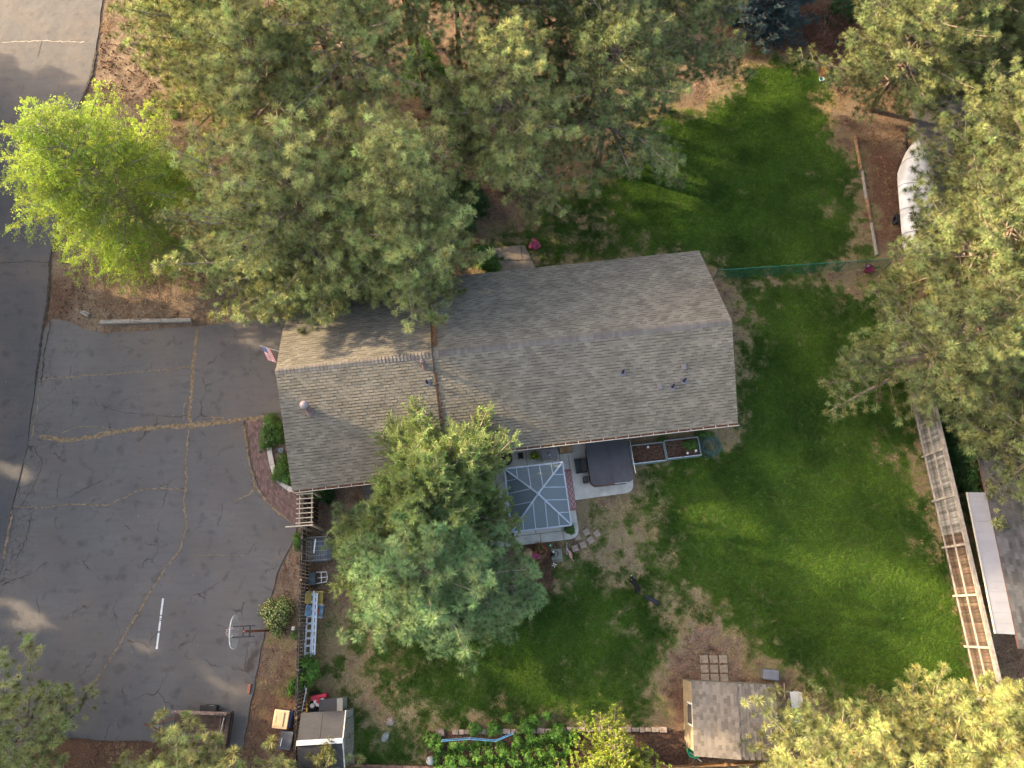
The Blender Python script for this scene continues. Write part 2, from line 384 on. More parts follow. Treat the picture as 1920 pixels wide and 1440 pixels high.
P_VINE = leaf_cluster('vine_leaf_cluster', 20, .12, .085, mat('vine_leaves', (.10, .22, .035), .5, .25, 2, transl=.25, rand=.3, coords='World'), seed=15)
grass_m = mat('lawn_blades', (.082, .205, .026), .55, .42, .35, transl=.42, rand=.45, coords='World', detail=4, col2=(.145, .265, .034))
dry_m = mat('dry_blades', (.40, .29, .15), .8, .3, 1, transl=.25, rand=.35, coords='World')
litter_m = mat('bark_litter', (.20, .12, .075), .9, .5, 2, rand=.6, coords='World')
def blade_clump(name, n, rad, ht, wd, m, seed=1, lean=.5):
    r = random.Random(seed); T = []
    for i in range(n):
        a = r.uniform(0, 6.283); q = r.random() ** .5 * rad; b = Vector((q * math.cos(a), q * math.sin(a), -.01)); an = r.uniform(0, 6.283)
        s = Vector((math.cos(an), math.sin(an), 0)) * wd / 2; tip = b + Vector((r.uniform(-lean, lean) * ht, r.uniform(-lean, lean) * ht, ht * r.uniform(.6, 1)))
        T += [b - s, b + s, tip]
    return proto(name, T, [m])
P_GRASS = blade_clump('grass_clump', 16, .075, .05, .016, grass_m, 1, .9)
P_DRYG = blade_clump('dry_grass_clump', 16, .07, .05, .014, dry_m, 2, 1.3)
P_LIT = blade_clump('litter_clump', 12, .12, .03, .03, litter_m, 3, 2.2)

# ---------------------------------------------------------------- grass, dry grass and litter
ROAD = pxpoly((182, 82), (176, 130), (150, 200), (112, 420), (95, 480), (90, 560), (80, 620), (66, 720), (52, 830), (36, 900), (20, 960), (6, 1060), (-60, 1300), (-140, 1600))
ROAD = [at(200, -60), at(300, -400)][::-1] + ROAD + [at(-900, 1600), at(-1100, -400)]
DRIVE = pxpoly((98, 598), (130, 602), (160, 618), (200, 625), (300, 618), (372, 612), (440, 604), (505, 598), (540, 600), (560, 790), (505, 792), (462, 786), (455, 796), (464, 850), (480, 900), (500, 940), (540, 970), (558, 985), (552, 1010),
    (536, 1040), (520, 1075), (508, 1120), (498, 1180), (486, 1230), (476, 1290), (466, 1340), (456, 1400), (340, 1392), (230, 1388), (110, 1384), (70, 1390), (30, 1420), (-40, 1500), (-160, 1600), (-140, 1560), (-60, 1290), (6, 1056), (22, 962), (38, 900), (54, 830), (68, 720), (82, 620))
PAVE = [DRIVE, ROAD]
N_ = 1000000
gx = rng.uniform(-12, 30, N_); gy = rng.uniform(-9, 36, N_)
gf = lawn_field(gx, gy); thr = .0 + rng.random(N_) * .8
k = gf > thr
houseb = [at(548, 925, 2.6), at(1382, 800, 2.7), at(1310, 478, 2.7), at(500, 560, 2.7)]
k &= psd(gx, gy, houseb) < -.1
patb = pxpoly((960, 850), (1170, 820), (1192, 900), (1095, 930), (1096, 990), (960, 1010), (900, 1010), (900, 850))
k &= psd(gx, gy, patb) < 0
k[::2] &= True
sel = np.where(k)[0][:330000]
pos = np.stack([gx[sel], gy[sel], np.full(len(sel), -.03)], 1); dr = np.stack([rng.normal(0, .3, len(sel)), rng.normal(0, .3, len(sel)), np.ones(len(sel))], 1)
tag(scatter('grass', P_GRASS, pos, dr, rng.uniform(.5, 1.6, len(sel))), 'short green lawn grass with dry patches over the yard', 'grass', kind='stuff')
nw = 60000; gx = rng.uniform(-12, 30, nw); gy = rng.uniform(-9, 36, nw); gf = lawn_field(gx, gy); hb = at(1080, 470)
kw = (gf > -.1) & (psd(gx, gy, houseb) < -.2) & (psd(gx, gy, patb) < 0) & ((rng.random(nw) < .05) & (fbm(gx, gy, 1.6, 61) > .5) | (rng.random(nw) < .9 * np.exp(-((gx - hb.x) / 7) ** 2 - ((gy - hb.y) / 1.8) ** 2)))
sel = np.where(kw)[0]; pos = np.stack([gx[sel], gy[sel], np.zeros(len(sel))], 1)
tag(scatter('lawn_weeds', P_LEAF, pos, rng.normal(0, .3, (len(sel), 3)) + np.array([0, 0, 1.]), rng.uniform(.2, .5, len(sel))), 'low broad leaved weeds growing in the grass', 'weeds', kind='stuff')
M2 = 420000
gx = rng.uniform(-34, 32, M2); gy = rng.uniform(-9, 40, M2); gf = lawn_field(gx, gy)
ok = (psd(gx, gy, DRIVE) < -.05) & (psd(gx, gy, ROAD) < -.05) & (psd(gx, gy, houseb) < 0) & (psd(gx, gy, patb) < 0)
kd = ok & (gf < .5) & (gf > -.3) & (fbm(gx, gy, 1.0, 91) > .5) & (rng.random(M2) < .5)
kd |= ok & (gf <= -.3) & (fbm(gx, gy, 1.4, 92) > .60) & (rng.random(M2) < .35)
sel = np.where(kd)[0][:50000]
pos = np.stack([gx[sel], gy[sel], np.full(len(sel), -.03)], 1); dr = np.stack([rng.normal(0, .6, len(sel)), rng.normal(0, .6, len(sel)), np.ones(len(sel))], 1)
tag(scatter('dry_grass', P_DRYG, pos, dr, rng.uniform(.6, 1.4, len(sel))), 'straw coloured dry grass on the bare patches', 'dry grass', kind='stuff')
kl = ok & (gf < -.25) & (fbm(gx, gy, .9, 95) > .42) & (rng.random(M2) < .45)
sel = np.where(kl)[0][:70000]
pos = np.stack([gx[sel], gy[sel], np.full(len(sel), -.025)], 1); dr = np.stack([rng.normal(0, .5, len(sel)), rng.normal(0, .5, len(sel)), np.ones(len(sel))], 1)
tag(scatter('leaf_litter', P_LIT, pos, dr, rng.uniform(.5, 1.5, len(sel))), 'brown bark and needle litter on the bare earth', 'litter', kind='stuff')

# ---------------------------------------------------------------- asphalt
def asphalt(name, c1, c2, crack_line=None, cracks=0.0):
    m = bpy.data.materials.new(name); m.use_nodes = True; t = m.node_tree; N = t.nodes; L = t.links; p = N['Principled BSDF']
    p.inputs['Roughness'].default_value = .75; p.inputs['Specular IOR Level'].default_value = .3
    geo = N.new('ShaderNodeNewGeometry'); pos = geo.outputs['Position']
    def noise(sc, det=5, st=None):
        n = N.new('ShaderNodeTexNoise'); n.inputs['Scale'].default_value = sc; n.inputs['Detail'].default_value = det; v = pos
        if st:
            mp = N.new('ShaderNodeMapping'); mp.inputs['Scale'].default_value = st; mp.inputs['Rotation'].default_value = (0, 0, R(-6)); L.new(pos, mp.inputs[0]); v = mp.outputs[0]
        L.new(v, n.inputs['Vector']); return n.outputs['Fac']
    def ramp(s, a, b):
        r = N.new('ShaderNodeMapRange'); r.inputs[1].default_value = a; r.inputs[2].default_value = b; L.new(s, r.inputs[0]); return r.outputs[0]
    def mix(f, a, b):
        x = N.new('ShaderNodeMix'); x.data_type = 'RGBA'; L.new(f, x.inputs[0])
        for s_, c in ((6, a), (7, b)):
            if isinstance(c, tuple): x.inputs[s_].default_value = c + (1,)
            else: L.new(c, x.inputs[s_])
        return x.outputs[2]
    def mth(op, a, b):
        x = N.new('ShaderNodeMath'); x.operation = op
        for i, q in enumerate((a, b)):
            if isinstance(q, (int, float)): x.inputs[i].default_value = q
            else: L.new(q, x.inputs[i])
        return x.outputs[0]
    c = mix(ramp(noise(.35, 6), .3, .7), c1, c2)
    c = mix(mth('MULTIPLY', ramp(noise(.8, 5, (1, 5, 1)), .45, .75), .5), c, tuple(x * .8 for x in c1))
    c = mix(mth('MULTIPLY', ramp(noise(.45, 6), .45, .72), .6), c, (.11, .088, .075))
    c = mix(mth('MULTIPLY', ramp(noise(60, 3), .3, .75), .4), c, tuple(x * 1.5 for x in c2))
    c = mix(mth('MULTIPLY', ramp(noise(1.7, 7), .56, .70), .55), c, tuple(x * .72 for x in c1))
    c = mix(ramp(noise(9, 3), .74, .76), c, (.3, .27, .22))
    if cracks:
        nn = N.new('ShaderNodeTexNoise'); nn.inputs['Scale'].default_value = 1.4; L.new(pos, nn.inputs['Vector'])
        va = N.new('ShaderNodeVectorMath'); va.operation = 'MULTIPLY_ADD'; L.new(nn.outputs['Color'], va.inputs[0]); va.inputs[1].default_value = (.9, .9, 0); L.new(pos, va.inputs[2])
        vo = N.new('ShaderNodeTexVoronoi'); vo.feature = 'DISTANCE_TO_EDGE'; vo.inputs['Scale'].default_value = 2.6; L.new(va.outputs[0], vo.inputs['Vector'])
        line = ramp(vo.outputs['Distance'], .028, .012)
        se = N.new('ShaderNodeSeparateXYZ'); L.new(pos, se.inputs[0])
        a, b_, c0, wdt = crack_line    # a*x + b*y + c0 = metres in from the road edge
        dd = mth('ADD', mth('ADD', mth('MULTIPLY', se.outputs[0], a), mth('MULTIPLY', se.outputs[1], b_)), c0)
        zone = mth('MULTIPLY', ramp(dd, wdt, wdt * .25), ramp(noise(.5, 3), .42, .56))
        c = mix(mth('MULTIPLY', mth('MULTIPLY', line, zone), .75), c, (.035, .028, .022))
        vo2 = N.new('ShaderNodeTexVoronoi'); vo2.feature = 'DISTANCE_TO_EDGE'; vo2.inputs['Scale'].default_value = .36; L.new(va.outputs[0], vo2.inputs['Vector'])
        c = mix(mth('MULTIPLY', mth('MULTIPLY', ramp(vo2.outputs['Distance'], .012, .004), ramp(noise(.7, 3), .5, .6)), .8), c, (.045, .035, .03))
    L.new(c, p.inputs['Base Color'])
    b = N.new('ShaderNodeBump'); b.inputs['Strength'].default_value = .5; b.inputs['Distance'].default_value = .008; L.new(noise(90, 4), b.inputs['Height'])
    b2 = N.new('ShaderNodeBump'); b2.inputs['Strength'].default_value = .6; b2.inputs['Distance'].default_value = .10; L.new(noise(.9, 4), b2.inputs['Height']); L.new(b.outputs[0], b2.inputs['Normal']); L.new(b2.outputs[0], p.inputs['Normal'])
    return m
e0, e1 = at(82, 620), at(6, 1060); ed = (e1 - e0).normalized(); nrm = Vector((-ed.y, ed.x)); c0 = -(nrm.x * e0.x + nrm.y * e0.y)
drive_m = asphalt('driveway_asphalt', (.076, .073, .075), (.118, .110, .108), (nrm.x, nrm.y, c0, 2.6), 1)
road_m = asphalt('road_asphalt', (.052, .054, .063), (.078, .076, .080), (0, 0, 5, 1), 0)
def jag(poly, amp=.06, step=.4, seed=3):
    r = random.Random(seed); out = []
    for i in range(len(poly)):
        a = Vector((poly[i][0], poly[i][1], 0)); b = Vector((poly[(i + 1) % len(poly)][0], poly[(i + 1) % len(poly)][1], 0)); n = max(1, int((b - a).length / step))
        if (b - a).length > 12: n = 1
        for k_ in range(n):
            p_ = a.lerp(b, k_ / n); out.append((p_.x + r.uniform(-amp, amp), p_.y + r.uniform(-amp, amp)))
    return out
def sheet(name, poly, z0, z1, m, parent=None):
    import bmesh
    bm = bmesh.new(); vs = [bm.verts.new((p_[0], p_[1], z1)) for p_ in poly]; f = bm.faces.new(vs)
    bmesh.ops.triangulate(bm, faces=[f]); 
    low = [bm.verts.new((p_[0], p_[1], z0)) for p_ in poly]; n = len(poly)
    for i in range(n): bm.faces.new((vs[i], low[i], low[(i + 1) % n], vs[(i + 1) % n]))
    bmesh.ops.recalc_face_normals(bm, faces=bm.faces); me = bpy.data.meshes.new(name); bm.to_mesh(me); bm.free(); me.materials.append(m)
    return put(name, me, parent)
drive = tag(sheet('driveway', jag(DRIVE, .05), -.08, .012, drive_m), kind='structure')
road = tag(sheet('road', jag(ROAD, .035, .5, 5), -.08, .024, road_m), kind='structure')
far_drive = tag(sheet('neighbour_pavement', jag(pxpoly((1590, -40), (1690, -40), (1660, 40), (1640, 100), (1700, 160), (1730, 300), (1790, 470), (1800, 640), (1990, 640), (1990, -200), (1590, -200)), .04), -.08, .01, mat('neighbour_asphalt', (.115, .11, .115), .85, .25, .8, bump=.4, bscale=50, coords='World')), kind='structure')
crack_m = mat('crack_fill', (.20, .145, .09), .95, .4, 6, bump=.8, bscale=30, coords='World')
crack_d = mat('crack_dark', (.045, .036, .03), .95, .4, 6, coords='World')
def ribbon(name, pts, wd, m, parent, z=.017, seed=1, vis=.35):
    r = random.Random(seed); P_ = [at(*q) for q in pts]; q = []
    for a, b in zip(P_[:-1], P_[1:]):
        n = max(2, int((b - a).length / .14))
        for i in range(n): q.append(a.lerp(b, i / n) + Vector((r.gauss(0, .022), r.gauss(0, .022), 0)))
    q.append(P_[-1]); mb = MB(); L_, R_ = [], []
    for i, p_ in enumerate(q):
        d = (q[min(i + 1, len(q) - 1)] - q[max(i - 1, 0)]).normalized(); n_ = Vector((-d.y, d.x, 0)); w_ = wd * r.uniform(1 - vis * 1.6, 1 + vis * 1.6) / 2
        if i in (0, len(q) - 1): w_ = .004
        L_.append(p_ + n_ * w_ + Vector((0, 0, z))); R_.append(p_ - n_ * w_ + Vector((0, 0, z)))
    n = len(q); mb.add(L_ + R_, [(i, n + i, n + i + 1, i + 1) for i in range(n - 1)]); return mb.build(name, m, parent), q
CR = [([(72, 818), (130, 826), (180, 818), (240, 806), (300, 800), (360, 798), (430, 790), (500, 782)], .24, 0), ([(372, 614), (366, 650), (361, 690), (360, 730), (356, 780), (357, 797)], .15, 0),
      ([(354, 803), (350, 860), (350, 900), (346, 940), (350, 990), (338, 1030), (300, 1080), (270, 1130), (235, 1190), (205, 1240), (170, 1290)], .075, 0),
      ([(75, 712), (140, 706), (220, 700), (300, 695), (356, 688)], .045, 0), ([(24, 950), (80, 952), (130, 945), (200, 948), (260, 920), (300, 915), (346, 920)], .05, 0),
      ([(440, 938), (465, 928), (480, 914)], .08, 0), ([(115, 812), (150, 800), (190, 800), (230, 812)], .04, 0), ([(295, 796), (295, 780), (340, 782), (356, 778)], .03, 1),
      ([(190, 762), (240, 776), (292, 779)], .02, 1), ([(385, 783), (418, 783), (422, 795)], .05, 0), ([(345, 790), (345, 760), (352, 745)], .05, 0), ([(458, 800), (466, 860), (478, 910), (495, 935), (515, 955), (545, 980)], .09, 0),
      ([(60, 830), (80, 870), (60, 920), (30, 960)], .03, 1), ([(75, 720), (68, 780), (58, 830)], .05, 0), ([(8, 1050), (14, 1010), (24, 955)], .12, 0), ([(96, 600), (84, 660), (78, 720)], .06, 1),
      ([(130, 935), (160, 915), (195, 900)], .025, 1), ([(30, 1050), (50, 1010), (60, 965)], .03, 1), ([(0, 1100), (30, 1085), (60, 1075)], .03, 1), ([(170, 1290), (150, 1330), (120, 1360), (90, 1380)], .10, 1),
      ([(505, 1050), (528, 1046)], .03, 0), ([(360, 1042), (410, 1040), (460, 1043)], .02, 0)]
cp = []
for i, (pts, wd, kd_) in enumerate(CR):
    o, q = ribbon('driveway_crack', pts, wd, crack_d if kd_ else crack_m, drive, .017 + .0006 * i, i)
    if not kd_ and wd > .04:
        for p_ in q:
            for _ in range(3 if wd > .12 else 1):
                if rnd.random() < .75: cp.append((p_.x + rnd.gauss(0, wd * .3), p_.y + rnd.gauss(0, wd * .3), .01))
ribbon('road_crack', [(0, 80), (80, 77), (160, 80)], .06, mat('road_sealant', (.3, .27, .24), .9, .2), road, .032, 91)
ribbon('road_crack', [(80, 75), (70, 110)], .03, crack_d, road, .033, 92); ribbon('road_crack', [(0, 494), (50, 490), (98, 494)], .03, crack_d, road, .034, 93)
for e_ in ([(180, 95), (172, 140), (148, 205), (112, 420), (94, 490), (90, 560), (80, 622), (66, 722)],): ribbon('road_edge_dirt', e_, .12, crack_d, road, .030, 95)
cp = np.array(cp); tag(scatter('joint_grass', P_DRYG, cp, np.stack([rng.normal(0, .5, len(cp)), rng.normal(0, .5, len(cp)), np.ones(len(cp))], 1), rng.uniform(.4, 1.0, len(cp))), 'dry grass growing in the driveway cracks', 'dry grass', kind='stuff')
ln = MB(); a, b = at(306, 1122), at(294, 1217); d = (b - a).normalized(); n_ = Vector((-d.y, d.x, 0)) * .05
for i in range(60):
    if rnd.random() < .93:
        s0, s1 = a.lerp(b, i / 60), a.lerp(b, (i + 1.02) / 60); j = rnd.uniform(.8, 1.05); z = Vector((0, 0, .0175)); ln.add([s0 - n_ * j + z, s0 + n_ * j + z, s1 + n_ * j + z, s1 - n_ * j + z], [(0, 3, 2, 1)])
ln.build('painted_line', mat('worn_white_line', (.62, .62, .62), .8, .15, 30), drive)

# ---------------------------------------------------------------- the house
HO = at(548, 920, 2.6); HA = R(6.65)
hs = thing('house', 'long single storey house with a grey brown shingled gable roof', 'house', (HO.x, HO.y, 0), HA)
def hp(u, v, z=0.0):
    c, s = math.cos(HA), math.sin(HA); return Vector((HO.x + u * c - v * s, HO.y + u * s + v * c, z))
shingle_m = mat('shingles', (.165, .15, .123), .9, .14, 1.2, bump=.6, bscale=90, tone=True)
siding = mat('house_siding', (.36, .31, .25), .8, .1, 5); fascia = mat('brown_fascia', (.16, .08, .055), .7, .2)
JX = 7.28
secs = [dict(u0=0.0, u1=JX, v0=0.0, v1=10.05, vr=5.2, z0=2.62, zr=4.93), dict(u0=JX + .002, u1=21.55, v0=.76, v1=10.2, vr=5.2, z0=2.82, zr=5.02)]
# walls with a door, windows and gable ends
wl = MB()
for s_ in secs:
    a0 = s_['u0'] + (.4 if s_['u0'] == 0 else 0); a1 = s_['u1'] - (.35 if s_['u1'] > 15 else 0); b0 = s_['v0'] + .6; b1 = s_['v1'] - .5
    zf = lambda v: (s_['z0'] + (s_['zr'] - s_['z0']) * (v - s_['v0']) / (s_['vr'] - s_['v0'])) if v < s_['vr'] else (s_['zr'] - (s_['zr'] - s_['z0']) * (v - s_['vr']) / (s_['v1'] - s_['vr']))
    pr = [(b0, -.05), (b1, -.05), (b1, zf(b1) - .1), (s_['vr'], s_['zr'] - .1), (b0, zf(b0) - .1)]
    wl.add([(a0, v, z) for v, z in pr] + [(a1, v, z) for v, z in pr], [(0, 1, 2, 3, 4)[::-1], (5, 6, 7, 8, 9)] + [(i, (i + 1) % 5, 5 + (i + 1) % 5, 5 + i) for i in range(5)])
wl.build('wall', siding, hs)
gd = MB(); gd.box((.37, 7.4, 1.1), (.05, 4.8, 2.2)); gd.build('garage_door', white, hs)
glass = mat('window_glass', (.05, .06, .07), .08, .1, spec=.8)
for u_, v_, wd_ in ((9.4, 1.33, 1.6), (12.0, 1.33, 1.8), (18.6, 1.33, 1.4), (15.6, 1.33, 1.0)):
    f = MB().box((u_, v_, 1.5), (wd_, .06, 1.2)).build('window', white, hs); MB().box((u_, v_ - .035, 1.5), (wd_ - .14, .02, 1.06)).build('pane', glass, f)
# roof decks with shingle tabs
tonev = []
def tabs_for(s_, side, big):
    u0, u1, vr = s_['u0'], s_['u1'], s_['vr']; ve = s_['v0'] if side < 0 else s_['v1']; z0, zr = s_['z0'], s_['zr']
    e = Vector((0, ve, z0)); r = Vector((0, vr, zr)); L_ = (r - e).length; sd = (r - e) / L_; nn = Vector((1, 0, 0)).cross(sd) * (1 if side < 0 else -1)
    if nn.z < 0: nn = -nn
    nr = int(round(L_ / .146)); ex = L_ / nr; out = []
    for i in range(nr):
        x = u0 - .305 * ((i * .37) % 1)
        while x < u1:
            a, b = max(x + .006, u0), min(x + .299, u1)
            if b - a > .03:
                th = .026 if ((i + int(round((x - u0) / .305 + 40))) % 2 == 0) != (rnd.random() < .18) else .012; c = e + sd * (i * ex)
                out.append((a, b, c, sd, nn, ex, th, i))
            x += .305
    return out
tri_total = 0
allt = []
for s_ in secs:
    for side in (-1, 1):
        allt += [(q, side) for q in tabs_for(s_, side, None)]
# the 300 nearest the camera's foot are parts, the rest one mesh of real tabs
def tabkey(q):
    (a, b, c, sd, nn, ex, th, i), side = q
    w_ = hp((a + b) / 2, c.y, c.z); return (w_.x ** 2 + w_.y ** 2) if side < 0 else 1e9
allt.sort(key=tabkey)
class TB(MB):
    pass
def tab_geo(mb, tl, a, b, c, sd, nn, ex, th, o=Vector((0, 0, 0)), tn=1.0):
    hi = ex + .05; bd = ex - .048 if th > .02 else ex - .012
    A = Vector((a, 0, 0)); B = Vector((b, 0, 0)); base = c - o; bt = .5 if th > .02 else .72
    def at_(s_): return base + sd * s_ + nn * (th + (.004 - th) * s_ / hi)
    p0 = A + at_(0); p1 = B + at_(0); m0 = A + at_(bd); m1 = B + at_(bd); p2 = B + at_(hi); p3 = A + at_(hi)
    q0 = A + base - sd * .004 - nn * .004; q1 = B + base - sd * .004 - nn * .004; e0_ = p0 - sd * .004; e1_ = p1 - sd * .004
    fl = 1 if (p1 - p0).cross(p3 - p0).dot(nn) > 0 else -1
    fs = [(0, 1, 2, 3), (4, 5, 6, 7), (8, 9, 11, 10)]
    if fl < 0: fs = [f[::-1] for f in fs]
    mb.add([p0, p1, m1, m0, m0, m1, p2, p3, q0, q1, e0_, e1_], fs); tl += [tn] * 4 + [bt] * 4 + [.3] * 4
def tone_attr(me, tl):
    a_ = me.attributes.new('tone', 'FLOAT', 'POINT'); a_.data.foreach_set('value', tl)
def rtone(): return rnd.choice((.86, .95, 1.0, 1.05, 1.12)) * rnd.uniform(.95, 1.05)
roofd = MB()
for s_ in secs:
    for side in (-1, 1):
        ve = s_['v0'] if side < 0 else s_['v1']; a, b = s_['u0'], s_['u1']; z0, zr = s_['z0'], s_['zr']
        vs = [(a, ve, z0), (b, ve, z0), (b, s_['vr'], zr), (a, s_['vr'], zr)]; vs += [(x, y, z - .14) for x, y, z in vs]
        fs = [(0, 1, 2, 3), (7, 6, 5, 4), (0, 4, 5, 1), (2, 6, 7, 3), (0, 3, 7, 4), (1, 5, 6, 2)]
        if side > 0: fs = [f[::-1] for f in fs]
        roofd.add(vs, fs)
roof = roofd.build('roof', mat('roof_edge', (.13, .115, .10), .9, .2), hs)
tl = []; mb = MB()
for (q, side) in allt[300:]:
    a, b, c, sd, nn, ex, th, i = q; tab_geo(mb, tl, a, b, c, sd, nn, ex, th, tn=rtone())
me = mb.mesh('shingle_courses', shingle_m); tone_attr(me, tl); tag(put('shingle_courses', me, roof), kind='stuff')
tabmesh = {}
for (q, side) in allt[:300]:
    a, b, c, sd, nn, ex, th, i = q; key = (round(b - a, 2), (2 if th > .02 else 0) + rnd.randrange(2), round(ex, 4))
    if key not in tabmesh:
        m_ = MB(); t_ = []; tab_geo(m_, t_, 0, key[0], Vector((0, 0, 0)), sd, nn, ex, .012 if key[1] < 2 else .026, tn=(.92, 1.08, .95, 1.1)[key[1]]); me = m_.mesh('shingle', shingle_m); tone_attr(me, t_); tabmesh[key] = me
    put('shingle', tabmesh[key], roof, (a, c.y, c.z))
# ridge caps
for s_ in secs:
    mb = MB(); tl = []; x = s_['u0'] - .02; k_ = 0
    while x < s_['u1'] - .05:
        x1 = min(x + .17, s_['u1'] + .02); th = .05 if k_ % 1 == 0 else .04; w_ = .17; v = s_['vr']; z = s_['zr']; n0 = len(mb.v); dz = .09; h0, h1 = .030, .045 if x < 4.5 or x > 8 else .062
        mb.add([(x, v - w_, z - dz + h0), (x, v, z + h0), (x, v + w_, z - dz + h0), (x1, v - w_, z - dz + h1), (x1, v, z + h1), (x1, v + w_, z - dz + h1),
                (x1, v - w_, z - dz), (x1, v, z), (x1, v + w_, z - dz)], [(0, 3, 4, 1), (1, 4, 5, 2), (3, 6, 7, 4), (4, 7, 8, 5)]); tl += [rnd.uniform(.72, .95)] * 9; x = x1; k_ += 1
    me = mb.mesh('ridge_cap', mat('ridge_shingles', (.17, .155, .145), .9, .12, 1.2, bump=.5, bscale=90, tone=True)); tone_attr(me, tl); put('ridge_cap', me, roof)
# the step where the two roofs meet, with needles caught beside it
st = MB()
for side in (-1, 1):
    s_ = secs[1]; ve = s_['v0'] if side < 0 else s_['v1'] - .1
    st.bar((JX + .03, ve, s_['z0'] + .03), (JX + .03, s_['vr'], s_['zr'] + .035), .06, .05)
st.build('step_flashing', mat('dark_flashing', (.05, .042, .038), .7, .2), roof)
nl = MB()
for k_ in range(1500):
    v = rnd.choice([rnd.uniform(5.6, 7.9), rnd.uniform(5.6, 7.9), rnd.uniform(5.6, 7.9), rnd.uniform(2.0, 4.4)]); s_ = secs[0]; u_ = JX + (rnd.uniform(.08, .26) if v > 5 else rnd.uniform(.04, .14)); s_ = secs[1]
    z = s_['zr'] - abs(v - s_['vr']) * (s_['zr'] - s_['z0']) / (s_['v1'] - s_['vr'] if v > 5 else s_['vr'] - s_['v0']) + .035
    a = rnd.uniform(0, 6.28); d = Vector((math.cos(a), math.sin(a), 0)) * .06; nl.add([Vector((u_, v, z)) - d, Vector((u_, v, z)) + d, Vector((u_ + d.y * .25, v - d.x * .25, z + .025))], [(0, 1, 2)])
tag(nl.build('needle_drift', mat('fallen_needles', (.27, .14, .07), .9, .4, 9), hs), kind='stuff')
# gutters with brackets
for s_, ue in ((secs[0], JX), (secs[1], 21.6)):
    v = s_['v0']; z = s_['z0'] - .05; a = s_['u0'] + (.05 if s_['u0'] == 0 else .05)
    gt = MB(); gt.box(((a + ue) / 2, v - .055, z - .06), (ue - a, .11, .012)); gt.box(((a + ue) / 2, v - .115, z), (ue - a, .014, .12)); gt.box(((a + ue) / 2, v - .118, z + .06), (ue - a, .02, .014))
    gut = mat('gutter_paint', (.42, .40, .37), .6, .1, 6); gu = gt.build('gutter', gut, hs); br = MB().box((0, 0, 0), (.026, .12, .02)).mesh('gutter_bracket', gut); x = a + .3
    MB().box(((a + ue) / 2, v - .058, z - .045), (ue - a, .10, .016)).build('gutter_debris', mat('gutter_debris', (.17, .085, .05), .9, .4, 8), gu)
    MB().box(((a + ue) / 2, v - .006, z - .02), (ue - a, .012, .16)).build('fascia', fascia, hs)
    while x < ue: put('gutter_bracket', br, gu, (x, v - .06, z + .055)); x += .61
# chimney, flue and vents
def zroof(u, v):
    s_ = secs[0] if u < JX else secs[1]
    return s_['z0'] + (s_['zr'] - s_['z0']) * (v - s_['v0']) / (s_['vr'] - s_['v0']) if v < s_['vr'] else s_['zr'] - (s_['zr'] - s_['z0']) * (v - s_['vr']) / (s_['v1'] - s_['vr'])
flue_m = mat('brown_flue', (.17, .12, .12), .5, .15, 8)
def flue(u, v, r, h, cap):
    z = zroof(u, v); f = MB().lathe([(r * 1.9, -.02), (r * 1.3, .12), (r, .14), (r, h)], (u, v, z - .05), 16).build('flue_pipe', flue_m, hs, smooth=True)
    MB().lathe([(r * .6, h - .02), (r * 1.45, h - .02), (r * 1.5, h + .12), (r * 1.25, h + .2), (r * .6, h + .26), (.001, h + .27)], (u, v, z - .05), 18).build('flue_cap', mat('grey_cap', (.30, .25, .27), .4, .12) if cap else flue_m, f, smooth=True)
    tag(f, 'tall brown metal flue near the garage end' if cap else 'short brown metal flue by the ridge')
flue(1.32, 3.35, .13, .95, True); flue(6.86, 4.72, .085, .62, False)
vent_m = mat('grey_vent', (.12, .115, .14), .5, .15)
sl_ = math.atan2(2.2, 4.44)
for u, v in ((16.15, 3.5), (18.48, 2.65), (19.05, 2.85)) + ((6.9, 4.0),):
    z = zroof(u, v); b = MB().box((0, 0, 0), (.30, .30, .02), mat=Matrix.Rotation(sl_, 3, 'X')); o = b.build('vent_flashing', vent_m, hs, (u, v, z + .03))
    MB().lathe([(.07, -.05), (.05, .08), (.045, .34), (.035, .345), (.03, .2)], (0, 0, 0), 12).build('vent_pipe', black, o)
for u, v in ((17.85, 2.72), (19.08, 3.45)):
    z = zroof(u, v); b = MB().box((0, 0, .06), (.22, .26, .12), mat=Matrix.Rotation(sl_, 3, 'X')); b.build('roof_vent', mat('brown_vent', (.16, .14, .15), .6, .1), hs, (u, v, z + .02), bevel=.02)

# ---------------------------------------------------------------- patio, gazebo, hot tub
pt = thing('patio', 'pale concrete patio slabs with cut joints behind the house', 'patio', hp(12, 0, 0), HA)
tag(pt, kind='structure'); del pt['category']; del pt['label']
def hl(t, u, v, z=0): return loc_in(t, hp(u, v, z))
def slab(pts, name='slab', m=concrete, z1=.05, parent=pt): 
    MB().prism([tuple(hl(parent, u, v)[:2]) for u, v in pts], -.06, z1).build(name, m, parent)
def arc(cx, cy, r, a0, a1, n=7): return [(cx + r * math.cos(R(a0 + (a1 - a0) * i / n)), cy + r * math.sin(R(a0 + (a1 - a0) * i / n))) for i in range(n + 1)]
J = .012
for i, (u0, u1) in enumerate(((6.6, 8.2), (8.2, 9.6), (9.6, 11.3), (11.3, 12.6), (12.6, 13.0))):
    for v0, v1 in ((-1.5, 1.3), (-3.05, -1.5)): slab([(u0 + J, v0 + J), (u1 - J, v0 + J), (u1 - J, v1 - J), (u0 + J, v1 - J)])
for u0, u1 in ((8.4, 10.0), (10.0, 11.5), (11.5, 12.65)): slab([(u0 + J, -3.5), (u1 - J, -3.5), (u1 - J, -3.05 - J), (u0 + J, -3.05 - J)])
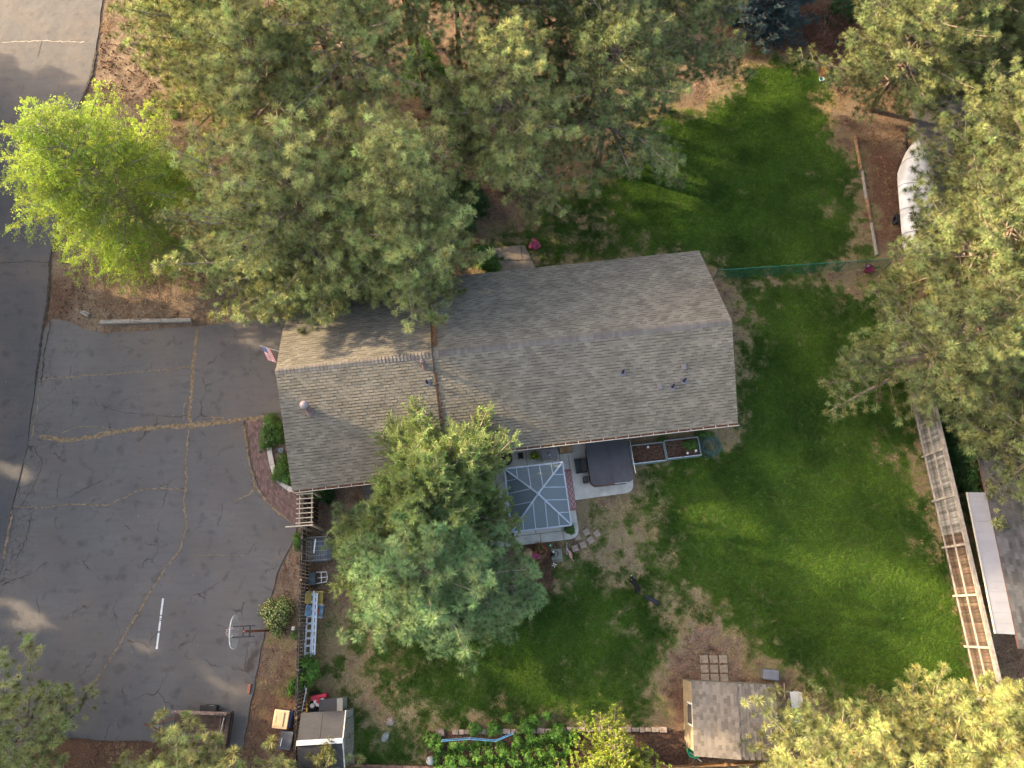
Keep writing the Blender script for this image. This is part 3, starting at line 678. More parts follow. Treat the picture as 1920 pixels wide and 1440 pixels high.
slab([(13.0 + J, 1.3), (13.0 + J, -1.5 + J), (13.45 - J, -1.5 + J), (13.45 - J, 1.3)]); slab([(13.0 + J, -1.5 - J), (13.0 + J, -2.75), (13.45 - J, -2.75), (13.45 - J, -1.5 - J)])
slab([(12.65 + J, -3.5), *arc(12.95, -3.0, .5, 270, 360), (13.45, -2.75 - J), (13.0, -2.75 - J), (13.0 - J, -3.05 - J), (12.65 + J, -3.05 - J)])
slab([(13.45 + J, 1.3), (13.45 + J, -1.6), (16.1, -1.55), *arc(16.1, -1.1, .45, 270, 360), (16.65, 1.3)])
slab([(6.6, -1.0), (6.6, 1.2), (2.8, 1.2), (2.8, -.2), (4.4, -1.2)], m=mat('dark_paving', (.12, .115, .115), .9, .2, 2, bump=.3), z1=.0)
# rug
rugm = bpy.data.materials.new('rug_weave'); rugm.use_nodes = True; t = rugm.node_tree; N = t.nodes; L = t.links
p = N['Principled BSDF']; p.inputs['Roughness'].default_value = .95; tc = N.new('ShaderNodeTexCoord'); se = N.new('ShaderNodeSeparateXYZ'); L.new(tc.outputs['Object'], se.inputs[0])
def mth(op, a, b=0.0):
    x = N.new('ShaderNodeMath'); x.operation = op
    for i, q in enumerate((a, b)):
        if isinstance(q, (int, float)): x.inputs[i].default_value = q
        else: L.new(q, x.inputs[i])
    return x.outputs[0]
u_ = mth('ABSOLUTE', mth('SUBTRACT', mth('FRACT', mth('MULTIPLY', se.outputs[0], 4.4)), .5)); v_ = mth('ABSOLUTE', mth('SUBTRACT', mth('FRACT', mth('MULTIPLY', se.outputs[1], 3.3)), .5))
dia = mth('FRACT', mth('MULTIPLY', mth('ADD', u_, v_), 2.0)); edge = mth('GREATER_THAN', mth('ABSOLUTE', se.outputs[1]), .93)
fac = mth('MAXIMUM', mth('LESS_THAN', mth('ABSOLUTE', mth('SUBTRACT', dia, .5)), .17), 0.0); mx = N.new('ShaderNodeMix'); mx.data_type = 'RGBA'
L.new(mth('MULTIPLY', fac, mth('SUBTRACT', 1.0, edge)), mx.inputs[0]); mx.inputs[6].default_value = (.27, .12, .12, 1); mx.inputs[7].default_value = (.42, .33, .32, 1); L.new(mx.outputs[2], p.inputs['Base Color'])
rb = MB()
for i in range(10):
    rb.box((0, -.98 + .196 * (i + .5), .004 * (i % 2)), (.66, .1965, .014))
rug = MB().box((0, 0, 0), (.68, 2.12, .014)).build('rug', rugm, None, hp(13.12, -.75, .06), HA); tag(rug, 'red and white diamond patterned rug on the patio beside the gazebo', 'rug')
rug.location = hp(13.16, -1.05, .06)
# gazebo
gz = thing('gazebo', 'square gazebo with smoky hipped panel roof and pale frame', 'gazebo', hp(11.48, -1.6, 0), HA)
gf = mat('gazebo_frame', (.26, .30, .36), .45, .1); gp = bpy.data.materials.new('smoky_panel'); gp.use_nodes = True; p = gp.node_tree.nodes['Principled BSDF']
p.inputs['Base Color'].default_value = (.10, .13, .15, 1); p.inputs['Roughness'].default_value = .4; p.inputs['Alpha'].default_value = .84; p.inputs['Specular IOR Level'].default_value = .35
gp2 = gp.copy(); gp2.name = 'smoky_panel_south'; gp2.node_tree.nodes['Principled BSDF'].inputs['Base Color'].default_value = (.065, .10, .125, 1)
hw, hd, ze, za = 1.40, 1.50, 2.45, 3.25; cor = [(-hw, -hd), (hw, -hd), (hw, hd), (-hw, hd)]; ap = Vector((0, 0, za))
for i in range(4):
    a = Vector((*cor[i], ze)); b = Vector((*cor[(i + 1) % 4], ze)); n = 5
    MB().bar(a, b, .07, .09).build('eave_beam', gf, gz); MB().bar(a + Vector((0, 0, .03)), ap + Vector((0, 0, .03)), .075, .05).build('hip_rafter', gf, gz)
    cx = (a + b) / 2
    def top(f):   # point on the hip above fraction f along the eave
        q = f / .5 if f <= .5 else (1 - f) / .5; o_ = a if f <= .5 else b; e_ = a.lerp(b, f)
        h_ = o_.lerp(ap, q); return h_
    for j in range(n):
        f0, f1 = j / n + .004, (j + 1) / n - .004; p0, p1 = a.lerp(b, f0), a.lerp(b, f1)
        pts = [p0, p1, top(f1)] + ([ap] if f0 < .5 < f1 else []) + [top(f0)]
        pts = [q for k_, q in enumerate(pts) if k_ == 0 or (q - pts[k_ - 1]).length > .02]
        if (pts[-1] - pts[0]).length < .02: pts.pop()
        nn = (b - a).cross(ap - a).normalized(); k_ = len(pts)
        MB().add([q + nn * .012 for q in pts] + [q - nn * .0 for q in pts], [tuple(range(k_)), tuple(range(k_, 2 * k_))[::-1]] + [(q, k_ + q, k_ + (q + 1) % k_, (q + 1) % k_) for q in range(k_)]).build('roof_panel', gp, gz)
        if j: e_ = a.lerp(b, j / n); MB().bar(e_ + Vector((0, 0, .02)), top(j / n) + Vector((0, 0, .02)), .045, .035).build('rafter', gf, gz)
    MB().box((cor[i][0] * .96, cor[i][1] * .96, ze / 2), (.11, .11, ze)).build('post', black, gz)
MB().lathe([(.09, 0), (.09, .05), (.03, .08), (.001, .09)], (0, 0, za)).build('finial', gf, gz)
# hot tub
ht = thing('hot_tub', 'brown hot tub with a dark folding cover on its concrete pad', 'hot tub', hp(15.38, .02, .05), HA)
def rrect(w_, h_, r_, n=6):
    o_ = []
    for cx, cy, a0 in ((w_ - r_, h_ - r_, 0), (-w_ + r_, h_ - r_, 90), (-w_ + r_, -h_ + r_, 180), (w_ - r_, -h_ + r_, 270)): o_ += arc(cx, cy, r_, a0, a0 + 90, n)
    return o_
MB().prism(rrect(1.03, 1.1, .3), 0, .82).build('tub_shell', mat('tub_brown', (.12, .055, .045), .6, .2, stretch=(20, 20, 1)), ht)
cm = mat('vinyl_cover', (.055, .054, .062), .45, .12, 2.5, bump=.15, bscale=6)
for sx in (-1, 1):
    po = [(x, y) for x, y in rrect(1.09, 1.16, .3)]; po = [(x, y) for x, y in po if x * sx > 0]; po = ([(.012 * sx, -1.16)] + po + [(.012 * sx, 1.16)]) if sx < 0 else ([(.012, 1.16)] + po[::1] + [(.012, -1.16)])
    po = sorted(po, key=lambda q: math.atan2(q[1], q[0] - sx * .5)); MB().prism(po, .82, .93).build('cover_half', cm, ht, bevel=.02)
MB().box((0, 0, .925), (.05, 2.28, .03)).build('cover_hinge', cm, ht)
MB().tube([(1.16, -.8, .85), (1.18, -.8, 1.0), (1.18, .9, 1.0), (1.16, .9, .85)], .018, 6).build('cover_lifter', metal, ht)
MB().bar((.1, -1.17, .88), (.75, -1.17, .88), .04, .03).build('cover_handle', metal, ht)
sp = thing('spa_steps', 'black two tread steps against the hot tub', 'steps', hp(13.98, .08, .05), HA)
MB().box((-.12, 0, .2), (.28, .66, .04)).build('tread', mat('steps_green_black', (.035, .045, .045), .6, .2), sp); MB().box((.17, 0, .42), (.3, .66, .04)).build('tread', mat('steps_dark', (.045, .043, .045), .6, .2), sp)
for y in (-.33, .33): MB().prism([(-.26, y - .02), (.32, y - .02), (.32, y + .02), (-.26, y + .02)], 0, .2).build('side_panel', black, sp)
for y in (-.34, .34): MB().bar((-.28, y, .23), (.3, y, .23), .05, .04).build('side_rail', black, sp)
bx = thing('floor_box', 'small black box on the concrete beside the hot tub', 'box', hp(14.15, -.66, .05), HA); MB().box((0, 0, .14), (.27, .33, .28)).build('case', black, bx, bevel=.03); MB().box((0, 0, .29), (.22, .28, .02)).build('lid', mat('charcoal', (.05, .05, .055), .5), bx)
tb = thing('patio_table', 'grey fire table under the eave near the hot tub', 'table', hp(12.45, .74, .05), HA)
MB().box((0, 0, .66), (.82, .58, .05)).build('tabletop', mat('grey_tiles', (.22, .20, .20), .6, .2, 10), tb, bevel=.01); MB().box((0, 0, .32), (.72, .48, .62)).build('base', grey_paint, tb); MB().lathe([(.1, 0), (.09, .04), (.001, .05)], (0, 0, .69)).build('burner_lid', metal, tb)
for x_ in (-.3, .3): MB().box((x_, -.245, .3), (.02, .02, .5)).build('trim', black, tb)
ch = thing('wooden_box', 'tan wooden box against the wall left of the hot tub', 'box', hp(13.35, .98, .05), HA); MB().box((0, 0, .2), (.62, .3, .4)).build('case', wood_br, ch); MB().box((0, 0, .42), (.66, .34, .04)).build('lid', mat('tan_lid', (.28, .18, .09), .7), ch)
pl = thing('grill', 'round black covered grill half under the roof edge', 'grill', hp(10.2, .75, .05)); MB().lathe([(.28, .55), (.36, .75), (.36, .85), (.28, 1.0), (.001, 1.08)], n=20).build('bowl', black, pl, smooth=True)
for a in (0, 2.1, 4.2): MB().bar((.25 * math.cos(a), .25 * math.sin(a), .6), (.4 * math.cos(a), .4 * math.sin(a), 0), .03).build('leg', metal, pl)
sm = thing('side_table', 'small black side table between grill and yellow plant', 'table', hp(11.0, .9, .05), HA); MB().box((0, 0, .45), (.26, .3, .03)).build('tabletop', black, sm)
for x_, y_ in ((-.1, -.12), (.1, -.12), (.1, .12), (-.1, .12)): MB().box((x_, y_, .22), (.025, .025, .44)).build('leg', black, sm)
def bush(name, label, cat, c, r3, n, pr, seed=1, group=None, pot=None, sc=(.7, 1.2), stems=6, stemm=None, lobes=0):
    r = np.random.default_rng(seed); t_ = thing(name, label, cat, c, 0, group); z0 = 0
    if pot:
        pr_, ph_, pm = pot; z0 = ph_; MB().lathe([(.001, 0), (pr_ * .75, 0), (pr_, ph_), (pr_ * .9, ph_), (pr_ * .88, ph_ - .04), (.001, ph_ - .04)], n=18).build('pot', pm, t_, smooth=False)
    d = r.normal(size=(n, 3)); d /= np.linalg.norm(d, axis=1, keepdims=True); d[:, 2] = np.abs(d[:, 2]) * 1.0 - .15
    rad = r.uniform(.45, 1.0, n) ** .5; lb = 1 + .22 * np.sin(np.arctan2(d[:, 1], d[:, 0]) * 3 + seed) + .13 * np.sin(np.arctan2(d[:, 1], d[:, 0]) * 7 + seed * 2) + r.normal(0, .07, n)
    p_ = d * rad[:, None] * lb[:, None] * np.array(r3) + np.array([0, 0, z0 + r3[2] * .25]); p_[:, 2] = np.maximum(p_[:, 2], z0 + .04)
    scatter('foliage', pr, p_, d + np.array([0, 0, .5]), r.uniform(sc[0], sc[1], n), t_)
    s_ = MB()
    for i in range(stems):
        a = r.uniform(0, 6.28); s_.tube([(0, 0, 0), (r3[0] * .3 * math.cos(a), r3[1] * .3 * math.sin(a), z0 + r3[2] * .4), (r3[0] * .65 * math.cos(a), r3[1] * .65 * math.sin(a), z0 + r3[2] * .8)], [.03, .02, .006], 4)
    if stems: s_.build('stem', stemm or twig, t_)
    return t_
bush('potted_plant', 'yellow green potted plant under the eave by the fire table', 'plant', hp(11.72, .82, .05), (.22, .22, .3), 40, P_YEL, 3, pot=(.16, .28, black))
bush('potted_shrub', 'round green potted shrub at the lower corner of the gazebo', 'plant', hp(12.95, -3.02, .05), (.26, .26, .25), 80, P_LEAF, 4, pot=(.25, .3, black), sc=(.4, .8))
# raised beds
for i, (u, v, w_, h_, lb) in enumerate(((17.5, .30, 1.75, .95, 'galvanised raised bed of bare brown soil beside the hot tub pad'), (19.32, .36, 1.75, .95, 'galvanised raised bed with seedlings and small pots by the hose'))):
    b = thing('raised_bed', lb, 'garden bed', hp(u, v, 0), HA, 'raised beds along the back wall')
    zc = mat('zinc_panel', (.22, .30, .31), .5, .15, 8, metal=.3)
    for x_ in (-w_ / 2, w_ / 2): MB().box((x_, 0, .2), (.04, h_, .4)).build('end_panel', zc, b)
    for y_ in (-h_ / 2, h_ / 2): MB().box((0, y_, .2), (w_ - .045, .04, .4)).build('side_panel', zc, b); 
    for y_ in (-h_ / 2, h_ / 2): MB().bar((-w_ / 2, y_, .41), (w_ / 2, y_, .41), .05, .02).build('rim', metal, b)
    so_ = MB(); n = 14; vs = [(-w_ / 2 + .03 + (w_ - .06) * i_ / n, -h_ / 2 + .03 + (h_ - .06) * j_ / n, .33 + rnd.uniform(-.025, .03)) for j_ in range(n + 1) for i_ in range(n + 1)]
    so_.add(vs, [(j_ * (n + 1) + i_, j_ * (n + 1) + i_ + 1, (j_ + 1) * (n + 1) + i_ + 1, (j_ + 1) * (n + 1) + i_) for j_ in range(n) for i_ in range(n)]).build('soil', soil, b)
b2 = MB().lathe([(.001, 0), (.05, 0), (.06, .12), (.05, .12), (.001, .1)], n=10).mesh('plant_tag', white)
for u, v, lb in ((17.55, .6, 'small white marker in the bare soil bed'), (19.5, .05, 'white pot at the front edge of the seedling bed'), (19.95, .12, 'white cup at the front right corner of the seedling bed')):
    o = put('small_pot', b2, None, hp(u, v, .33)); tag(o, lb, 'pot')
bush('pumpkin_plant', 'pinkish stones and stems in the seedling bed', 'plant', hp(19.3, .0, .34), (.12, .1, .1), 10, P_RED, 5, stems=2)
bush('seedlings', 'leafy green seedlings at the right of the raised bed', 'plant', hp(19.75, .45, .34), (.38, .26, .16), 46, P_LEAF, 6, stems=2, sc=(.5, .9))
bush('weed_clump', 'green weeds growing between the two raised beds', 'plant', hp(18.42, .75, 0), (.22, .4, .3), 60, P_LEAF, 7, stems=2, sc=(.5, .9))
bush('weed_clump', 'green weeds under the eave above the hose coil', 'plant', hp(20.6, 1.0, 0), (.55, .2, .2), 50, P_LEAF, 8, stems=2, sc=(.5, .9))
hz = thing('garden_hose', 'coiled dark green garden hose on the grass by the raised bed', 'hose', hp(20.85, .35, 0), HA); pts = []
for i in range(260):
    a = i * .22; rr = .43 + .1 * math.sin(i * .071) + .05 * math.sin(i * .19); pts.append((.06 * math.sin(i * .05) + rr * math.cos(a), rr * math.sin(a) + .04 * math.cos(i * .09), .03 + .02 * (i // 28) * .9))
for i in range(60):
    a = i * .24; rr = .12 + .004 * i; pts.append((rr * math.cos(a), rr * math.sin(a), .12))
MB().tube(pts, .014, 5).build('hose_coil', mat('green_hose', (.05, .11, .10), .4, .2), hz); MB().tube([(.4, .2, .05), (.55, .6, .1), (.5, .95, .5)], .014, 5).build('hose_end', mat('green_hose', (.05, .11, .10)), hz)

# stepping stones, slab, flag, planters
sst = mat('step_stone', (.27, .205, .165), .9, .15, 5, bump=.5, bscale=30)
for x, y, rz, lb in ((1099, 998, .45, 'square stepping stone nearest the patio corner'), (1082, 1007, .35, 'square stepping stone just left of the topmost one'), (1119, 1001, .6, 'reddish stepping stone farthest right in the grass'),
    (1107, 1013, .55, 'square stepping stone in the middle right of the group'), (1093, 1022, .3, 'square stepping stone second from the small flag'), (1078, 1028, .25, 'square stepping stone touching the small flag')):
    tag(MB().box((0, 0, 0), (.31, .31, .07)).build('stepping_stone', sst, None, at(x, y, .01), rz, bevel=.015), lb, 'stepping stone', 'stepping stones by the patio')
mem = thing('engraved_slab', 'grey engraved paving slab beside the flower pots', 'slab', at(1044, 1041, 0), .05); MB().box((0, 0, .03), (.55, .62, .07)).build('stone', mat('grey_slab', (.20, .20, .16), .9, .2, 8, bump=.4), mem, bevel=.01)
for x0, y0, x1, y1 in ((-.12, -.15, -.12, .18), (-.12, .18, .05, .18), (0, -.1, .1, .12), (-.2, -.24, .2, -.24), (.05, .18, .05, .0)): MB().bar((x0, y0, .067), (x1, y1, .067), .025, .01).build('engraving', black, mem)
for x, y, m_, r_, h_, nm, lb in ((1031, 1024, mat('green_glaze', (.03, .20, .09), .3), .11, .3, 'garden_lantern', 'round green lantern standing by the flower planter'), ):
    t_ = thing(nm, lb, 'lantern', at(x, y, 0)); MB().lathe([(r_ * .6, 0), (r_ * .6, .03), (.02, .05), (.02, h_ - .08), (r_, h_ - .06), (r_ * .8, h_), (.001, h_ + .05)], n=14).build('lamp_body', m_, t_, smooth=True); MB().lathe([(.03, h_ + .05), (.035, h_ + .1), (.001, h_ + .12)], n=8).build('lamp_top', white, t_)
st_ = thing('garden_statue', 'small black and white figure on the slab edge', 'ornament', at(1036, 1040, .0)); MB().lathe([(.001, 0), (.1, 0), (.11, .2), (.07, .34), (.001, .38)], n=10).build('body', black, st_, smooth=True); MB().lathe([(.001, .36), (.05, .38), (.05, .44), (.001, .47)], (.02, .1, 0), n=8).build('head', white, st_)
bush('flower_planter', 'dark planter of red, pink and white flowers by the big pine', 'flowers', at(1014, 1031, 0), (.36, .32, .3), 90, P_REDF, 9, pot=(.26, .2, black))
bush('flower_pot', 'small pink flowers spilling beside the red flower planter', 'flowers', at(1004, 1040, 0), (.2, .2, .14), 30, P_PINK, 10)
pw = thing('pinwheel', 'small white pinwheel on a stick below the slab', 'ornament', at(1038, 1061, 0)); MB().tube([(0, 0, 0), (0, 0, .5)], .008, 5).build('stick', metal, pw)
for k_ in range(4): a = k_ * 1.571; MB().add([(0, 0, .5), (.13 * math.cos(a), .13 * math.sin(a), .51), (.09 * math.cos(a + .6), .09 * math.sin(a + .6), .54)], [(0, 1, 2)]).build('blade', white, pw)
bush('dry_shrub', 'reddish brown twiggy shrub at the foot of the big pine', 'shrub', at(1018, 1082, 0), (.62, .85, .5), 190, P_RED, 11, sc=(.6, 1.1))
def rock(px, py, s3, lb, m_=stone_m, rz=0, seed=1, z=0, group=None):
    r = random.Random(seed); mb = MB(); n = 8; prof = []
    vs = []; fs = []
    for i in range(5):
        ph = math.pi / 2 * i / 4; 
        for j in range(n):
            a = 6.283 * j / n; q = r.uniform(.85, 1.1); vs.append((s3[0] * math.cos(a) * math.cos(ph) * q + (.0 if i < 4 else 0), s3[1] * math.sin(a) * math.cos(ph) * q, s3[2] * math.sin(ph) * r.uniform(.9, 1.05)))
    for i in range(4):
        for j in range(n): fs.append((i * n + j, i * n + (j + 1) % n, (i + 1) * n + (j + 1) % n, (i + 1) * n + j))
    mb.add(vs, fs); o = mb.build('rock', m_, None, at(px, py, z - .03), rz); tag(o, lb, 'rock', group); return o
rock(990, 1036, (.3, .24, .26), 'tan boulder beside the flower planter under the pine', mat('tan_rock', (.34, .24, .13), .9, .3, 5, bump=.5), seed=2)
for k_, (x, y) in enumerate(((1000, 1051), (1007, 1047), (1013, 1052))): rock(x, y, (.09, .07, .08), ('small orange rock nearest the tan boulder', 'small orange rock in the middle below the planter', 'small orange rock nearest the dry shrub')[k_], mat('orange_rock', (.32, .17, .09), .9), seed=k_ + 4)
rock(731, 1353, (.24, .18, .16), 'brownish boulder in the weeds right of the shed', seed=5); rock(722, 1382, (.26, .16, .16), 'grey boulder below the brown one near the shed', mat('grey_rock', (.24, .24, .23), .9, .3, 6, bump=.5), 1.0, seed=6)

# flags
def flag(pole, tip, name, lb, wdt, hgt, down):
    t_ = thing(name, lb, 'flag', pole); tip = Vector(tip) - Vector(pole)
    MB().tube([(0, 0, 0), tip], .014, 6).build('pole', white, t_); MB().lathe([(.001, 0), (.025, .02), (.001, .05)], tuple(tip), n=8).build('finial', mat('brass', (.5, .4, .15), .3, metal=1), t_)
    cols = [mat('flag_red', (.50, .03, .05), .7, .1), mat('flag_white', (.75, .75, .75), .7, .05), mat('flag_blue', (.03, .05, .22), .7, .1)]
    ax = -tip.normalized(); dn = Vector(down).normalized(); nn = ax.cross(dn).normalized(); mb = MB(); W, Hn = 20, 13
    def pt_(i, j): s_ = i / W * wdt; return tip + dn * s_ + ax * (.05 + j / Hn * hgt) + nn * (.05 * math.sin(s_ * 9 + j * .35) * (i / W) + .012 * math.sin(j * 1.1))
    for i in range(W):
        for j in range(Hn): mb.add([pt_(i, j), pt_(i + 1, j), pt_(i + 1, j + 1), pt_(i, j + 1)], [(0, 1, 2, 3)], 2 if (i < 8 and j < 7) else (j % 2))
    mb.build('cloth', cols, t_)
    sm_ = MB()
    for r_ in range(6):
        for c_ in range(7):
            i, j = .6 + c_ * 1.05, .6 + r_ * 1.05; q = pt_(i, j); s_ = .012
            for sg in (.004, -.004): sm_.add([q + nn * sg + dn * s_, q + nn * sg + ax * s_, q + nn * sg - dn * s_, q + nn * sg - ax * s_], [(0, 1, 2, 3)])
    sm_.build('star', cols[1], t_)
flag(hp(.38, 6.9, 2.1), at(487, 648, 2.9), 'wall_flag', 'striped flag with a blue starred corner on the garage wall', .78, .46, (.35, -.75, -.45))
flag(at(1063, 1040, 0), at(1063, 1018, .9), 'garden_flag', 'small striped flag with blue starred corner by the stepping stones', .75, .42, (.45, -.95, -.45))

# ---------------------------------------------------------------- front walk, bed and shrubs
wk = thing('brick_walk', 'x', 'x', at(500, 860, 0)); del wk['label']; del wk['category']; tag(wk, kind='structure')
WP = pxpoly((462, 787), (498, 787), (506, 850), (512, 890), (530, 915), (560, 925), (568, 985), (550, 985), (510, 950), (486, 915), (470, 860))
MB().prism([tuple(loc_in(wk, p_)[:2]) for p_ in WP], -.06, .004).build('walk_bed', mat('sand_joint', (.10, .07, .055), .9, .3), wk)
brickm = mat('clay_paver', (.175, .115, .105), .9, .22, 1.4, bump=.4, bscale=60, tone=True)
cand = []; wa = R(-80)
def walk_dir(p_): return R(-79) if p_.y > at(0, 900).y else R(-47)
for reg, ang in ((0, R(-81)), (1, R(-48))):
    d = Vector((math.cos(ang), math.sin(ang), 0)); n_ = Vector((-d.y, d.x, 0)); o0 = at(500, 860)
    for i in range(-40, 40):
        for j in range(-50, 50):
            c = o0 + d * (.205 * (i + .5 * (j % 2))) + n_ * (.105 * j)
            up_ = c.y > at(0, 925).y + .0 * c.x
            if (reg == 0) == up_: cand.append((c, ang))
cx = np.array([c[0].x for c in cand]); cy = np.array([c[0].y for c in cand]); ins = psd(cx, cy, WP) > .05
cand = [c for c, k_ in zip(cand, ins) if k_]; cand.sort(key=lambda c: c[0].x ** 2 + c[0].y ** 2)
bmeshes = []
for k_ in range(5):
    m_ = MB().box((0, 0, 0), (.195, .095, .06)); me = m_.mesh('paver_brick', brickm); tone_attr(me, [(.75, .9, 1, 1.12, 1.25)[k_]] * 8); bmeshes.append(me)
rest = MB(); tl = []
for i, (c, ang) in enumerate(cand):
    z = -.012 + rnd.uniform(-.004, .006)
    if i < 300: put('paver_brick', rnd.choice(bmeshes), wk, loc_in(wk, c + Vector((0, 0, z))), ang)
    else: rest.box(loc_in(wk, c + Vector((0, 0, z))), (.195, .095, .06), ang); tl += [rnd.choice((.75, .9, 1, 1.12, 1.25))] * 8
if rest.v: me = rest.mesh('paver_bricks', brickm); tone_attr(me, tl); tag(put('paver_bricks', me, wk), kind='stuff')
kb = thing('bed_edging', 'x', 'x', at(515, 870, 0)); del kb['label']; del kb['category']; tag(kb, kind='structure')
edge = [at(x, y) for x, y in ((499, 792), (502, 820), (506, 845), (511, 872), (517, 890), (527, 905), (540, 915), (552, 920))]
for a, b in zip(edge[:-1], edge[1:]):
    n = max(1, int((b - a).length / .55))
    for i in range(n): MB().bar(loc_in(kb, a.lerp(b, (i + .02) / n) + Vector((0, 0, .05))), loc_in(kb, a.lerp(b, (i + .98) / n) + Vector((0, 0, .05))), .24, .12).build('kerb_block', concrete, kb)
bush('flowering_shrub', 'rounded green shrub with pale blooms at the garage corner', 'shrub', at(514, 812, 0), (.62, .95, .85), 420, P_LEAF, 21, sc=(.6, 1.0))
bush('young_shrub', 'narrow leafy green shrub beside the brick walk', 'shrub', at(531, 882, 0), (.40, .75, .5), 180, P_LEAF, 22, sc=(.6, 1.1))
bush('grass_plant', 'strappy low green plant at the lower end of the bed', 'plant', at(541, 898, 0), (.3, .3, .4), 60, P_LEAF, 23)
t_ = thing('hose_reel', 'small dark hose reel half under the garage eave', 'hose reel', at(529, 846, 0)); MB().lathe([(.13, 0), (.13, .04), (.07, .05), (.07, .2), (.13, .21), (.13, .25), (.001, .25)], n=14).build('drum', mat('blue_grey_plastic', (.12, .15, .2), .5), t_); MB().tube([(0, 0, .25), (0, 0, .33), (.12, 0, .33)], .012, 5).build('handle', black, t_)

# railroad tie, block, loose brick
tie = thing('timber_beam', 'long weathered grey timber beam along the driveway edge', 'timber', (at(190, 605) + at(361, 601)) / 2, math.atan2((at(361, 601) - at(190, 605)).y, (at(361, 601) - at(190, 605)).x))
L_ = (at(361, 601) - at(190, 605)).length; x = -L_ / 2
for k_ in range(3):
    wl_ = L_ / 3; MB().box((x + wl_ / 2, rnd.uniform(-.02, .02), .09 + .004 * k_), (wl_ - .015, .22, .19), rnd.uniform(-.008, .008)).build('timber', wood_old, tie, bevel=.02); x += wl_
for k_ in range(8): MB().box((rnd.uniform(-L_ / 2 + .2, L_ / 2 - .2), rnd.uniform(-.07, .07), .187), (rnd.uniform(.3, .8), .02, .008)).build('split', black, tie)
blk = thing('wood_block', 'short grey split post lying by the driveway corner', 'timber', at(160, 590, 0), -.5); MB().box((0, 0, .07), (.5, .11, .13)).build('half', wood_old, blk, bevel=.01); MB().box((0.02, .125, .06), (.45, .09, .12), .05).build('half', wood_old, blk, bevel=.01)
tag(MB().box((0, 0, .05), (.12, .42, .09)).build('clay_brick', mat('red_brick', (.30, .12, .08), .9, .2, 9), None, at(468, 1291, 0), -.1, bevel=.01), 'red brown clay block on the driveway edge by the earth strip', 'brick')

# ---------------------------------------------------------------- fences
def board_fence(name, lb, A, B, ht, bw, side, m_, mr, npost, inset=.0, pickgap=.008, seed=1, mat2=None, split=0):
    r = random.Random(seed); d = (B - A); L_ = d.length; a = math.atan2(d.y, d.x); t_ = thing(name, lb, 'fence', ((A + B) / 2).to_tuple(), a); n = int(L_ / bw)
    bms = []
    for k_ in range(4):
        hh = ht * (1 + .015 * (k_ - 1.5)); w_ = bw - pickgap - .002 * k_; th = .02; vs = [(-w_ / 2, -th / 2, 0), (w_ / 2, -th / 2, 0), (w_ / 2, th / 2, 0), (-w_ / 2, th / 2, 0)]; tp = [(x, y, hh - (.03 if abs(x) > w_ * .4 else 0)) for x, y, z in vs]
        m2 = MB(); m2.add(vs + tp, [(3, 2, 1, 0), (4, 5, 6, 7), (0, 1, 5, 4), (1, 2, 6, 5), (2, 3, 7, 6), (3, 0, 4, 7)]); bms.append(m2.mesh('board', m_))
    alt = []
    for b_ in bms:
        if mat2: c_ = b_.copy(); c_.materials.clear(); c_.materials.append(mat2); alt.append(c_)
    for i in range(n):
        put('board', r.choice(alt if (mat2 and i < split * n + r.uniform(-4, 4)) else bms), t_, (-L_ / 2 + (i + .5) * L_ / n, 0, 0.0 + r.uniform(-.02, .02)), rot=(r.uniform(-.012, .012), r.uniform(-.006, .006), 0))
    for z, hh in ((.22, .09), (ht * .52, .09), (ht * .93, .09)):
        for i in range(npost): MB().box((-L_ / 2 + (i + .5) * L_ / npost, side * .04, z), (L_ / npost - .11, .045, hh)).build('rail', mr, t_)
    for i in range(npost + 1): MB().box((-L_ / 2 + i * L_ / npost, side * .065, ht / 2), (.1, .1, ht + .02)).build('post', mr, t_)
    if inset: MB().box((0, side * .02, ht + .03), (L_ + .1, .14, .035)).build('cap_rail', mr, t_)
    return t_
fA = at(1719, 771, 0); fB = at(1722, 771, 0)
p855, p1210 = at(1734, 856, .1), at(1814, 1212, .1); dd = (p1210 - p855) / 4; A = p855 - dd * 3; B = p1210 + dd * 1.6; A.z = B.z = 0
board_fence('board_fence', 'tall weathered board fence along the right side of the lawn', A, p1210 + dd * 2 - Vector((0, 0, p1210.z)), 1.95, .145, -1, wood_fence, mat('grey_rail', (.27, .25, .23), .85, .25, 4), 9, .1, seed=4, mat2=mat('sky_sheen_boards', (.17, .17, .17), .8, .5, 2.5, bump=.5, bscale=25, rand=.4), split=.52)  # farther boards paler: weathered grey plus sky sheen put into the colour
A = at(566, 930, 1.75); B = at(549, 1440, 1.75); A.z = B.z = 0
board_fence('picket_fence', 'dark weathered picket fence between driveway and yard', A, B, 1.7, .155, 1, mat('dark_fence', (.085, .07, .058), .9, .4, 3, rand=.3), mat('old_rail', (.13, .10, .085), .9, .3), 6, 0, .03, 5)
# low edging fence at the back right
A = at(1603, 258); B = at(1642, 480); eb = thing('timber_edging', 'low line of old edging timbers beside the back lawn', 'edging', ((A + B) / 2).to_tuple(), math.atan2((B - A).y, (B - A).x)); L_ = (B - A).length; x = -L_ / 2
for k_, f in enumerate((.30, .24, .2, .26)):
    l_ = L_ * f; MB().box((x + l_ / 2, rnd.uniform(-.03, .03), .08), (l_ - .03, .09, .18), rnd.uniform(-.015, .015)).build('timber', wood_br if k_ % 2 == 0 else wood_old, eb); x += l_
